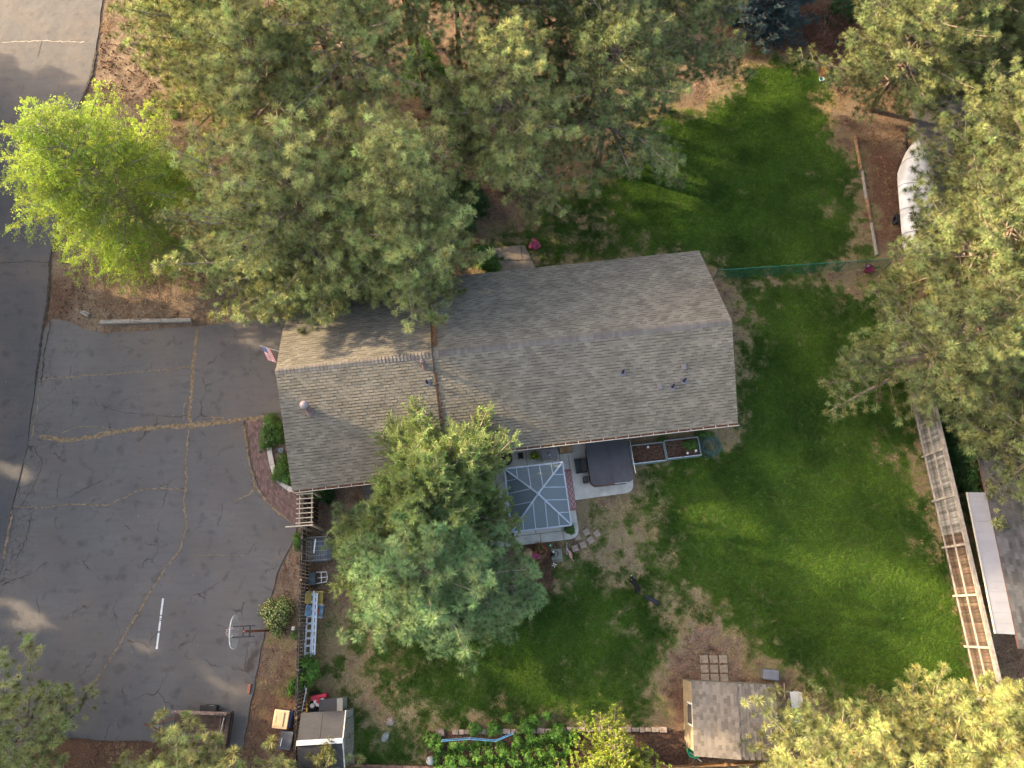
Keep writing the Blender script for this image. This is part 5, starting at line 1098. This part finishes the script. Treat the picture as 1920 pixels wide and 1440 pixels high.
# ---------------------------------------------------------------- boat under a white tarp
bo = at(1704, 385, 0); ax = at(1716, 470) - at(1700, 285); bt = thing('covered_boat', 'boat under a glossy white tarp with its bow towards the trees', 'boat', bo, math.atan2(ax.y, ax.x) + math.pi); Lb = 7.2
mb = MB(); rows = 14; secn = 9
for i in range(rows + 1):
    f = i / rows; x = Lb / 2 - Lb * f; hwid = .95 * min(1, (f / .30)) ** .75 + .02; hz = 1.55 - .25 * f + .12 * math.sin(f * 9)
    for j in range(secn): a = math.pi * j / (secn - 1); y = hwid * math.cos(a); mb.v.append((x, y, .75 + (hz - .75) * math.sin(a) ** .6 * (1 + .04 * math.sin(i * 2.3 + j * 1.7))))
for i in range(rows):
    for j in range(secn - 1): mb.f.append((i * secn + j, i * secn + j + 1, (i + 1) * secn + j + 1, (i + 1) * secn + j)); mb.m.append(0)
mb.build('tarp', mat('white_tarp', (.56, .58, .62), .4, .2, 1.5, bump=.6, bscale=3, spec=.6), bt, smooth=True)
for f in (.2, .42, .64, .86):
    x = Lb / 2 - Lb * f; hwid = .97 * min(1, (f / .30)) ** .75 + .03; hz = 1.57 - .25 * f + .12 * math.sin(f * 9); MB().tube([(x, hwid * math.cos(math.pi * j / 12), .75 + (hz - .73) * math.sin(math.pi * j / 12) ** .6) for j in range(13)], .014, 4).build('strap', mat('tarp_strap', (.10, .11, .13), .6), bt)
h = MB(); hv = []
for i in range(rows + 1):
    f = i / rows; x = Lb / 2 - Lb * f; hwid = .93 * min(1, (f / .30)) ** .75 + .02
    hv += [(x, hwid, .8), (x, hwid * .5, .35), (x, 0, .25), (x, -hwid * .5, .35), (x, -hwid, .8)]
h.add(hv, [(i * 5 + j, (i + 1) * 5 + j, (i + 1) * 5 + j + 1, i * 5 + j + 1) for i in range(rows) for j in range(4)]); h.build('hull', mat('boat_hull', (.4, .4, .42), .3), bt)
for sy in (-1, 1):
    MB().bar((-2.5, sy * .5, .3), (3.2, sy * .15, .3), .08, .1).build('trailer_rail', black, bt)
    w_ = MB().lathe([(.15, -.1), (.3, -.1), (.3, .1), (.15, .1)], n=18).build('wheel', tw_, bt, (-1.2, sy * .95, .3)); w_.rotation_euler = (R(90), 0, 0)
MB().bar((3.1, 0, .32), (4.7, 0, .32), .1, .1).build('trailer_tongue', black, bt); MB().tube([(4.3, 0, 0), (4.3, 0, .7)], .04, 6).build('jack', black, bt)

# ---------------------------------------------------------------- back yard details
bp_ = thing('back_path', 'x', 'x', at(965, 485, 0)); del bp_['label']; del bp_['category']; tag(bp_, kind='structure')
for pts in (((926, 466), (940, 464), (944, 482), (930, 484)), ((941, 464), (976, 460), (979, 487), (945, 488)), ((977, 460), (984, 461), (996, 487), (980, 488)), ((930, 489), (998, 489), (1005, 505), (925, 512))):
    MB().prism([tuple(loc_in(bp_, at(x, y))[:2]) for x, y in pts], -.05, .03 + rnd.uniform(-.008, .008)).build('slab', mat('old_paving', (.27, .22, .175), .9, .2, 2.5, bump=.5, bscale=40), bp_)
bush('flower_pot', 'round pot of pink and yellow flowers by the back path', 'flowers', at(1002, 464, 0), (.3, .3, .25), 90, P_PINK, 41, pot=(.24, .26, rust), sc=(.6, 1))
bush('path_shrub', 'yellow green shrub left of the back path', 'shrub', at(918, 497, 0), (.5, .65, .55), 200, P_LEAF, 42); bush('path_shrub', 'small yellow green shrub nearest the roof edge', 'shrub', at(930, 506, 0), (.3, .3, .35), 70, P_VINE, 43); bush('path_shrub', 'pale leafy plant above the yellow green shrub', 'shrub', at(902, 470, 0), (.35, .3, .3), 70, P_VINE, 44)
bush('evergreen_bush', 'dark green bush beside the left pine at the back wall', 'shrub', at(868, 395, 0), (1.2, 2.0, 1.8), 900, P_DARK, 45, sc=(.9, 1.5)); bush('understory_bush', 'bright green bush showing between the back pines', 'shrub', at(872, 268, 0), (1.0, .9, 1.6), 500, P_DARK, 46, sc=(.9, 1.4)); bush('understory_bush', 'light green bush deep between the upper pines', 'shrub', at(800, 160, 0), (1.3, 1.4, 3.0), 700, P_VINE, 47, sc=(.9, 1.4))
bush('verge_bush', 'small green tuft on the bank right of the birch', 'shrub', at(283, 216, 0), (.35, .3, .3), 70, P_JUN, 48, sc=(.6, 1)); bush('verge_bush', 'bright green tuft nearest the pines on the bank', 'shrub', at(330, 194, 0), (.35, .25, .25), 60, P_VINE, 49, sc=(.5, .9)); bush('verge_bush', 'low green weed below the bright tuft on the bank', 'shrub', at(328, 216, 0), (.3, .3, .2), 50, P_VINE, 50, sc=(.4, .8))
pp = thing('purple_pot', 'plum coloured planter standing on bare earth by the mesh fence', 'pot', at(1626, 508, 0)); MB().lathe([(.001, 0), (.18, 0), (.26, .3), (.28, .32), (.24, .32), (.22, .25), (.001, .24)], n=18).build('pot', mat('plum_glaze', (.14, .03, .06), .3, .2), pp); MB().lathe([(.001, .3), (.06, .3), (.07, .42), (.001, .45)], (-.1, .12, 0), n=10).build('ornament', mat('lilac', (.3, .2, .35), .4), pp)
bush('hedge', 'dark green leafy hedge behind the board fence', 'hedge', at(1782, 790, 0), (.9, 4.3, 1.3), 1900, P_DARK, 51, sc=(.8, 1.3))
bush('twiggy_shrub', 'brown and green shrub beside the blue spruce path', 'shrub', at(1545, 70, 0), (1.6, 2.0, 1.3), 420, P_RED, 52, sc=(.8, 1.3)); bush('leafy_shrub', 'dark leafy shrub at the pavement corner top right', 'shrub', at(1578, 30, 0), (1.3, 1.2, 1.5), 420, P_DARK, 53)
bush('poppy_clump', 'orange red poppies on the earth by the blue spruce', 'flowers', at(1514, 46, 0), (.4, .35, .2), 30, P_REDF, 54, stems=2)
teal = mat('teal_plastic', (.12, .26, .26), .4)
for x, y, r_, lb in ((1539, 151, .16, 'pale teal bowl on the path left of the twin'), (1558, 148, .2, 'pale teal basin under the pine right of the bowl'), (1569, 82, .16, 'upright green bucket in the twiggy shrub')):
    t_ = thing('teal_bowl' if r_ else '', lb, 'bowl', at(x, y, 0)); MB().lathe([(.001, .02), (r_ * .7, 0), (r_, .14), (r_ * .95, .15), (r_ * .6, .04), (.001, .04)], n=16).build('bowl', teal, t_); MB().lathe([(r_ * .98, .14), (r_ * 1.06, .15), (r_, .16)], n=16).build('rim', white, t_)
tag(MB().box((0, 0, .2), (.35, .45, .4)).build('wood_stump', mat('orange_wood', (.30, .16, .06), .8), None, at(1547, 134, 0), .2), 'orange brown wooden box by the teal bowls', 'box')
# ---------------------------------------------------------------- vegetable garden at the bottom
gs = thing('garden_plot', 'x', 'x', at(950, 1400, 0)); del gs['label']; del gs['category']; tag(gs, kind='structure')
MB().prism([tuple(loc_in(gs, at(x, y))[:2]) for x, y in ((800, 1372), (900, 1372), (1080, 1366), (1230, 1368), (1290, 1372), (1290, 1460), (800, 1460))], -.1, .015).build('plot_soil', soil, gs)
be = thing('stone_border', 'row of flat brown stones edging the vegetable garden', 'border', at(1120, 1368, 0)); x = 848
while x < 1248:
    w_ = rnd.uniform(9, 16); y = 1372 - (x - 848) * .014 if x < 1060 else 1367 + (x - 1060) * .004; c = at(x + w_ / 2, y, 0); MB().box(loc_in(be, c + Vector((0, 0, .06))), (w_ * .0238 - .02, rnd.uniform(.17, .24), rnd.uniform(.12, .17)), rnd.uniform(-.08, .08)).build('stone', stone_m, be, bevel=.02); x += w_
for x, y, lb in ((812, 1381, 'square concrete block at the left end of the vine bed'), (826, 1373, 'tilted concrete block right of the end block')): tag(MB().box((0, 0, .08), (.36, .3, .16)).build('concrete_block', stone_m, None, at(x, y, 0), .1, bevel=.015), lb, 'block')
tr_ = thing('garden_trellis', 'blue string line on stakes over the vine rows', 'trellis', at(900, 1385, 0)); blu = mat('blue_rope', (.10, .28, .50), .5)
q = [at(828, 1390, .6), at(880, 1386, .6), at(930, 1390, .6), at(962, 1376, .6)]; MB().tube([loc_in(tr_, p_) for p_ in q], .018, 6).build('line', blu, tr_); MB().tube([loc_in(tr_, p_ + Vector((0, .06, 0))) for p_ in q], .012, 6).build('line', blu, tr_)
for p_ in q: l_ = loc_in(tr_, p_); MB().tube([(l_.x, l_.y, 0), (l_.x, l_.y, .68)], .018, 6).build('stake', wood_pale, tr_)
for k_, x in enumerate((822, 848, 868, 893, 915, 940, 966, 990, 1012, 1034, 1058)):
    n = 130; top_y = 1388 if x < 960 else 1375; yy = rng.random(n); xx = rng.normal(0, 5.0, n) + 4 * np.sin(yy * 9 + k_); pz = np.abs(rng.normal(.28, .16, n)) * (1 + .8 * np.sin(yy * 12 + k_))
    base = at(x, 1410, 0); P3 = []
    for a1, b1, c1 in zip(xx, yy, pz): q = at(x + a1, top_y + b1 * 66, 0) - base; P3.append((q.x, q.y, max(.04, c1)))
    t_ = thing('vine_row', 'trailing green vine row, %s from the left in the bottom garden' % ('first', 'second', 'third', 'fourth', 'fifth', 'sixth', 'seventh', 'eighth', 'ninth', 'tenth', 'eleventh')[k_], 'vine', base, 0, 'vine rows in the vegetable garden')
    scatter('foliage', P_VINE, P3, rng.normal(0, .6, (n, 3)) + np.array([0, 0, .6]), rng.uniform(.45, .95, n), t_)
    s_ = MB()
    for i in range(5): a = loc_in(t_, at(x, top_y + i * 14)); s_.tube([(a.x, a.y, 0), (a.x + .03, a.y, .35)], .012, 4)
    s_.build('stem', twig, t_)
for k_, (x, y, r_) in enumerate(((952, 1345, .2), (1003, 1348, .25), (1025, 1340, .2), (810, 1385, .4), (890, 1366, .3), (925, 1366, .35), (985, 1362, .4), (1045, 1375, .5), (1072, 1380, .4))):
    bush('garden_sprig', ('tall thin sprig left of centre above the border', 'tall leafy sprig in the middle above the border', 'tall leafy sprig right of the middle one', 'leafy green clump round the concrete block', 'leafy clump above the blue line, left', 'leafy clump above the blue line, middle', 'leafy clump above the bare canes', 'leafy clump beside the stone border end', 'leafy clump nearest the yellow green shrub')[k_], 'plant', at(x, y, 0), (r_, r_ * .8, .5), int(90 * r_ / .3), P_VINE, 60 + k_, sc=(.4, .8), stems=4)
gl = thing('stone_ball', 'small grey stone ball on a base in the garden corner', 'ornament', at(808, 1424, 0)); MB().lathe([(.12, 0), (.1, .1), (.16, .16), (.19, .28), (.16, .4), (.08, .47), (.001, .48)], n=16).build('ball', mat('pale_stone', (.33, .33, .33), .8, .2, 12), gl, smooth=True); MB().lathe([(.16, 0), (.16, .06), (.12, .07)], n=16).build('base', concrete, gl)
A = at(655, 1434); B = at(1060, 1446); eb = thing('timber_border', 'brown timber boards along the bottom edge of the garden', 'border', ((A + B) / 2).to_tuple(), math.atan2((B - A).y, (B - A).x)); L_ = (B - A).length
for k_ in range(4): MB().box((-L_ / 2 + L_ * (k_ + .5) / 4, 0, .1), (L_ / 4 - .02, .12, .2)).build('timber', wood_br, eb)
# pine cones scattered on the bank
cone = MB().lathe([(.001, 0), (.035, .02), (.045, .05), (.025, .09), (.001, .1)], n=7).mesh('pine_cone', mat('cone_brown', (.10, .055, .035), .9, .3))
kk = 0
conep = np.array([tuple(at(rnd.uniform(185, 300), rnd.uniform(80, 190), .0)) for _ in range(220)] + [tuple(at(rnd.uniform(105, 180), rnd.uniform(520, 600), .0)) for _ in range(60)])
cob = bpy.data.objects.new('pine_cone', cone); conep[:, 2] = -.02
tag(scatter('pine_cones', cob, conep, rng.normal(0, 1, (len(conep), 3)), rng.uniform(.7, 1.3, len(conep))), 'dark fallen pine cones strewn over the earth bank', 'pine cones', kind='stuff')

# ---------------------------------------------------------------- dogs
def dog(lb, nose, tail, name='dog', collar=None, muzzle_white=True, coat=(.018, .017, .018), hgt=.56, seed=1):
    nose = Vector(nose); tail = Vector(tail); d = nose - tail; a = math.atan2(d.y, d.x); t_ = thing(name, lb, 'dog', ((nose + tail) / 2).to_tuple(), a); Ld = .98; s = d.length / Ld
    J_ = [(-.28, 0, .50, .105, .11), (-.12, 0, .50, .115, .12), (.06, 0, .50, .13, .15), (.20, 0, .52, .12, .14), (.29, .01, .60, .075, .08), (.36, .015, .67, .072, .075), (.43, .02, .665, .055, .055), (.50, .02, .64, .033, .03),
          (-.36, 0, .50, .035, .035), (-.46, .03, .42, .028, .028), (-.54, .05, .36, .02, .02)]
    E_ = [(0, 1), (1, 2), (2, 3), (3, 4), (4, 5), (5, 6), (6, 7), (0, 8), (8, 9), (9, 10)]
    def leg(root, pts):
        p_ = root
        for q in pts: J_.append(q); E_.append((p_, len(J_) - 1)); p_ = len(J_) - 1
    for sy, o_ in ((1, .05), (-1, -.06)):
        leg(3, [(.19, .09 * sy, .42, .05, .06), (.17 + o_, .10 * sy, .27, .03, .035), (.18 + o_, .10 * sy, .08, .022, .025), (.215 + o_, .10 * sy, .025, .03, .022)])
        leg(0, [(-.28, .09 * sy, .40, .06, .075), (-.22 - o_, .10 * sy, .28, .038, .045), (-.33 - o_, .10 * sy, .17, .022, .025), (-.31 - o_, .10 * sy, .06, .02, .022), (-.28 - o_, .10 * sy, .025, .03, .022)])
    for sy in (1, -1): leg(5, [(.335, .05 * sy + .015, .725, .022, .012), (.32, .075 * sy + .015, .765, .01, .006)])
    me = bpy.data.meshes.new('body'); me.from_pydata([(x * s, y * s, z * s) for x, y, z, _, _ in J_], E_, []); o = put('body', me, t_)
    m_ = bpy.data.materials.new('dog_coat'); m_.use_nodes = True; N = m_.node_tree.nodes; L = m_.node_tree.links; p = N['Principled BSDF']; p.inputs['Roughness'].default_value = .95; p.inputs['Specular IOR Level'].default_value = .08
    tc = N.new('ShaderNodeTexCoord'); se = N.new('ShaderNodeSeparateXYZ'); L.new(tc.outputs['Object'], se.inputs[0]); no = N.new('ShaderNodeTexNoise'); no.inputs['Scale'].default_value = 30; L.new(tc.outputs['Object'], no.inputs[0])
    ad = N.new('ShaderNodeMath'); ad.operation = 'MULTIPLY_ADD'; L.new(no.outputs[0], ad.inputs[0]); ad.inputs[1].default_value = .04; L.new(se.outputs[0], ad.inputs[2])
    cr_ = N.new('ShaderNodeValToRGB'); e = cr_.color_ramp.elements; w4 = (.6, .58, .55, 1); bk = coat + (1,)
    e[0].position = 0; e[0].color = bk; e[1].position = 1; e[1].color = w4 if muzzle_white else bk; cr_.color_ramp.interpolation = 'CONSTANT'; e[1].position = .5
    mr = N.new('ShaderNodeMapRange'); mr.inputs[1].default_value = .0; mr.inputs[2].default_value = .93 * s; L.new(ad.outputs[0], mr.inputs[0]); L.new(mr.outputs[0], cr_.inputs[0]); L.new(cr_.outputs[0], p.inputs['Base Color']); me.materials.append(m_)
    sk_ = o.modifiers.new('skin', 'SKIN'); sk_.use_smooth_shade = True
    for v, (_, _, _, rx, ry) in zip(me.skin_vertices[0].data, J_): v.radius = (rx * s, ry * s)
    me.skin_vertices[0].data[0].use_root = True; su = o.modifiers.new('sub', 'SUBSURF'); su.levels = 2; su.render_levels = 2
    if collar: MB().tube([((.29 + .02 * math.sin(q * .5)) * s, (.092 * math.cos(q * .5236)) * s, (.595 + .095 * math.sin(q * .5236)) * s) for q in range(12)], .014, 5, closed=True).build('collar', collar, t_)
    for sy in (1, -1): MB().lathe([(.001, -.008), (.01, 0), (.001, .008)], ((.455) * s, (.035 * sy + .02) * s, .70 * s), n=6).build('eye', black, t_)
    return t_
dog('black dog with white muzzle and pale collar walking ahead', at(1182, 1079, .35), at(1199, 1113, .3), collar=white)
dog('dark grey dog following behind the white muzzled dog', at(1207, 1116, .35), at(1237, 1134, .3), muzzle_white=False, coat=(.035, .035, .042))
for t_ in [o for o in bpy.data.objects if o.get('category') == 'dog']: t_.location.z = 0

# ---------------------------------------------------------------- trees
def tree(name, lb, base, h, Rr, pr, seed, zl=None, group=None, prof=None, spacing=.34, tuft=(.8, 1.25), elev=(-.10, .75), trunk_r=None, barkm=None, dens=1.0, up=.55, droop=0, lean=(0, 0), cat='tree', limb=1.0, subl=1.0, per=5, tip=1.0, zmin_r=None, cones=True):
    r = np.random.default_rng(seed); base = Vector((base[0], base[1], 0)); t_ = thing(name, lb, cat, base, 0, group); zl = zl if zl is not None else h * .22; tr_ = trunk_r or h * .016
    prof = prof or (lambda f: (1 - f) ** .6 * (.82 + .18 * min(1, f / .15)) + .06)
    mb = MB(); npt = 9; wob = r.normal(0, .06, (npt, 2)); axis = lambda z: (lean[0] * z / h + .10 * math.sin(z * .5 + seed), lean[1] * z / h + .10 * math.cos(z * .43 + seed))
    mb.tube([(axis(h * i / (npt - 1))[0] if i else 0, axis(h * i / (npt - 1))[1] if i else 0, h * i / (npt - 1) - (.1 if i == 0 else 0)) for i in range(npt)], [tr_ * (1.35 if i == 0 else 1) * (1 - .9 * i / (npt - 1)) + .01 for i in range(npt)], 9); mb.build('trunk', barkm or bark, t_, smooth=True)
    lm = MB(); P_ = []; D_ = []; z = zl; W_ = 0
    lob = r.uniform(0, 6.283, 3)
    while z < h - .1:
        f = (z - zl) / (h - zl); L0 = Rr * prof(f); k = max(3, int(per * (1 if f < .8 else .8))); a0 = r.uniform(0, 6.283)
        for j in range(k):
            a = a0 + 6.283 * j / k + r.normal(0, .25); amp = 1 + .16 * math.sin(2 * a + lob[0]) + .12 * math.sin(5 * a + lob[1] + z * .4); L1 = L0 * amp * r.uniform(.72, 1.12)
            if r.random() < .06: L1 *= .55
            el = elev[0] + (elev[1] - elev[0]) * f + r.normal(0, .08); cx_, cy_ = axis(z); o_ = np.array([cx_, cy_, z + r.uniform(-.15, .15)]); ca, sa = math.cos(a), math.sin(a)
            def pt(s): # point on limb
                return o_ + np.array([ca * L1 * s * math.cos(el), sa * L1 * s * math.cos(el), L1 * s * math.sin(el) + .18 * L1 * s * s * (1 if droop == 0 else -droop)])
            side = np.array([-sa, ca, 0]); pts = [pt(0), pt(.35), pt(.7), pt(1.0)]; br = max(.018, L1 * .019) * limb; lm.tube(pts, [br, br * .75, br * .45, .006], 4, cap=False)
            out = np.array([ca, sa, .35]); P_.append(pts[-1]); D_.append(out + [0, 0, up])
            s = .25 if L1 > 1.2 else .1; sg = 1
            while s < 1.0:
                q = pt(s); sl = (.28 + (1 - s) * .42 * L1) * r.uniform(.6, 1.15) * subl; sg = -sg; dv = (side * sg * r.uniform(.6, 1) + np.array([ca, sa, 0]) * r.uniform(.35, .9)); dv /= np.linalg.norm(dv); e_ = q + dv * sl + np.array([0, 0, sl * r.uniform(.05, .45) - droop * sl * .5])
                lm.tube([q, (q + e_) / 2 + [0, 0, .02], e_], [.016 * limb, .012 * limb, .006 * limb], 3, cap=False); m = max(1, int(sl / .26 * dens))
                for u in range(m + 1):
                    if s < .35 and u < m * .5: continue
                    g_ = q + (e_ - q) * (u / m if m else 1) + r.normal(0, .05, 3); P_.append(g_); D_.append(dv * .7 + np.array([0, 0, up + .2]) + r.normal(0, .25, 3))
                s += .30 / L1 * r.uniform(.8, 1.2) / dens ** .5
        z += spacing * r.uniform(.8, 1.2) * (1 if f < .85 else .7)
    cx_, cy_ = axis(h); P_.append(np.array([cx_, cy_, h])); D_.append(np.array([0, 0, 1.]))
    lm.build('limbs', twig, t_); P_ = np.array(P_); P_[:, 2] = np.maximum(P_[:, 2], .12); D_ = np.array(D_)
    if droop: D_ = D_ * np.array([1, 1, .2]) + np.array([0, 0, -.6])
    scatter('crown', pr, P_, D_, r.uniform(tuft[0], tuft[1], len(P_)) * tip, t_)
    if cones and pr in (P_PINE,):
        c_ = MB(); ii = r.choice(len(P_), 36)
        for i in ii: p_ = P_[i] + np.array([0, 0, .03]); c_.lathe([(.01, -.05), (.045, -.02), (.05, .02), (.02, .06)], tuple(p_), 6)
        c_.build('cones', mat('cone_russet', (.17, .06, .03), .8, .3), t_)
    return t_, len(P_)
TR = []; G = 'ponderosa pines around the house'
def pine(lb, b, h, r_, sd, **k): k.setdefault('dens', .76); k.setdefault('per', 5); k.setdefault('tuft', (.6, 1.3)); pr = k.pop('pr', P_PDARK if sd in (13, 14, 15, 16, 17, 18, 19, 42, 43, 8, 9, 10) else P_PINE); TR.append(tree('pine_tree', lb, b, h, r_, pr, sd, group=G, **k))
pine('tall sunlit pine overhanging the left end of the roof', at(645, 542), 12, 6.1, 1, zl=2.4)
pine('sunlit pine between the birch and the driveway top', at(548, 530), 7.4, 4.0, 2, zl=1.6)
pine('pine overhanging the middle of the roof back edge', at(790, 538), 12.0, 4.9, 3, zl=2.9)
pine('pine at the top left reaching over the road', at(480, 235), 11.0, 4.8, 4)
pine('pine left of the middle at the upper edge', at(710, 310), 13, 4.9, 5, zl=8)
pine('shorter pine behind the birch with bright needles', at(585, 335), 11.5, 4.7, 6, zl=6.2)
pine('pine with brown cones in the upper middle', at(948, 360), 11, 4.8, 7, zl=4.6)
pine('shaded pine bordering the back lawn on its left', at(1118, 310), 11, 4.9, 8, zl=3.9)
pine('pine overlapping the blue spruce at the top', at(1240, 205), 9.5, 3.9, 9, zl=4)
pine('pine at the top edge above the cone covered one', at(1035, 205), 14.0, 4.9, 10, zl=5.8)
pine('loose crowned pine between the two upper middle pines', at(865, 150), 13, 4.4, 11, zl=8)
pine('pine filling the top edge above the dense one', at(770, 80), 12, 4.6, 45, zl=8)
pine('dense pine above the gap with the bright green bush', at(800, 200), 12.5, 4.4, 44, zl=8)
pine('tall pine behind the shorter bright one at the top edge', at(640, 170), 15, 4.4, 40, zl=10)
pine('pine over the bare bank at the top left edge', at(410, 110), 10.0, 4.4, 41)
TR.append(tree('spruce_tree', 'blue spruce with layered boughs at the top edge', at(1415, 60), 9.0, 2.9, P_SPRUCE, 12, zl=.4, prof=lambda f: (1 - f) ** .85 + .03, spacing=.26, elev=(-.12, .1), up=.1, tuft=(1.2, 1.8), dens=1.5, subl=.9, per=9))
pine('shaded pine over the path at the top right', at(1630, 205), 10.0, 4.9, 13)
pine('pine above the pavement in the top right corner', at(1735, 120), 11.0, 5.4, 14)
pine('pine at the right edge beyond the bow of the boat', at(1860, 240), 10.5, 5.0, 42)
pine('pine at the extreme top right corner', at(1850, 60), 10.5, 5.0, 43)
pine('pine leaning over the right side of the covered boat', at(1795, 392), 10.5, 4.7, 15)
pine('broad pine hiding the stern of the covered boat', at(1740, 555), 10.5, 5.1, 16)
pine('pine with yellowish tips over the upper end of the board fence', at(1676, 715), 9.2, 4.6, 17)
pine('pine at the right edge above the hedge', at(1845, 650), 10.5, 4.8, 18)
pine('pine over the neighbouring dark roof', at(1850, 880), 9.5, 4.4, 19, zl=2.6)
pine('sunlit pine over the shingled shed', at(1490, 1420), 8.5, 4.2, 20)
pine('sunlit pine in the middle of the bottom right group', at(1660, 1410), 9, 4.1, 21)
pine('pine at the bottom right corner by the fence end', at(1790, 1395), 9, 4.0, 22)
pine('dark pine at the left edge below the driveway', at(100, 1375), 8, 3.6, 23, zl=1.6, per=4)
pine('pale sunlit pine over the utility trailer', at(400, 1490), 8.5, 3.9, 24, per=4, dens=.7)
pine('small pine reaching the resin shed from below', at(585, 1505), 6.0, 3.3, 25, per=4)
TR.append(tree('pine_tree', 'large blue green pine in the middle of the yard', at(832, 1088), 8.6, 4.3, P_BLUE, 26, zl=1.3, dens=.62, per=6, up=1.2, tip=1.05, prof=lambda f: (1 - f) ** .5 * (.7 + .3 * min(1, f / .2)) + .06))
TR.append(tree('juniper_tree', 'yellow green juniper overlapping the patio and roof', at(836, 962), 7.4, 4.5, P_JUN, 27, zl=.8, dens=1.6, elev=(.25, 1.2), up=.9, prof=lambda f: (1 - f) ** .5 * (.75 + .25 * min(1, f / .2)) + .08, per=7, spacing=.28, tuft=(1.2, 2.0)))
TR.append(tree('juniper_tree', 'grey green juniper beside the carts and chairs', at(715, 1050), 5.2, 2.5, P_JUN, 28, zl=.4, dens=1.5, elev=(.2, 1.1), up=.8, per=7, spacing=.28, tuft=(1.1, 1.7)))
white_bark = mat('birch_bark', (.38, .34, .30), .8, .3, 8)
TR.append(tree('birch_tree', 'bright green weeping birch leaning over the road', at(345, 470), 9.8, 4.9, P_BIRCH, 29, zl=1.4, limb=.6, dens=1.7, elev=(.2, 1.0), droop=.9, barkm=white_bark, prof=lambda f: (1 - f) ** .45 * (.6 + .4 * min(1, f / .3)) + .08, per=6, spacing=.30, tuft=(.8, 1.5), lean=(-2.4, .9), subl=1.1))
TR.append(tree('mugo_pine', 'dense yellow green dwarf pine at the bottom edge', at(1150, 1462), 2.7, 2.7, P_YEL, 30, zl=.2, dens=1.9, elev=(.35, 1.3), up=1.2, prof=lambda f: (1 - f) ** .28 + .02, per=9, spacing=.2, tuft=(.9, 1.4)))
ORD = ('tall first', 'tall second', 'low third', 'low fourth', 'fifth', 'sixth', 'seventh', 'eighth', 'ninth', 'tenth', 'eleventh', 'twelfth', 'thirteenth')
# unseen trees added off frame, crowns and gaps shaped to shade roof and drive
for k_, (x, y, h_, r_) in enumerate(((-36, 25.6, 33, 4.0), (-36, 31.5, 32, 3.6), (-34.8, 24.3, 5.6, 2.7), (-35.2, 28.6, 4.6, 2.3), (-36, 14.5, 25, 3.9), (-34, 7.4, 13.5, 3.4), (-36, 1.2, 16, 4.3), (-34.5, 19.3, 11, 2.8), (-41, 33.5, 11, 4.0), (-34, -6.8, 12, 4.0), (-47, 12, 20, 2.8), (-50, 20.6, 29, 3.0), (-46, 2, 22, 3.6))):
    TR.append(tree('pine_tree', '%s of the unseen shade pines added across the road, beyond the left edge' % ORD[k_], (x, y), h_, r_, P_PINE, 50 + k_, zl=18.5 if h_ > 30 else min(2.5, h_ * .2), group='pines across the road', cones=False, dens=.9, per=8, tip=1.6, prof=lambda f: (1 - f) ** .35 * (.6 + .4 * min(1, f / .2))))
for k_, (x, y, h_, r_) in enumerate(((-3, 44, 16, 4.5), (7, 42, 16, 4.5), (17, 42, 15, 4.5))):  # unseen pines added above the frame to shade the right hand pines
    TR.append(tree('pine_tree', '%s of the three unseen shade pines added beyond the top edge' % ('leftmost', 'middle one', 'rightmost')[k_], (x, y), h_, r_, P_PINE, 70 + k_, zl=2.5, group='pines beyond the top edge', cones=False, dens=.9, per=8, tip=1.6))
print('tufts', sum(n for _, n in TR), 'objects', len(bpy.data.objects))
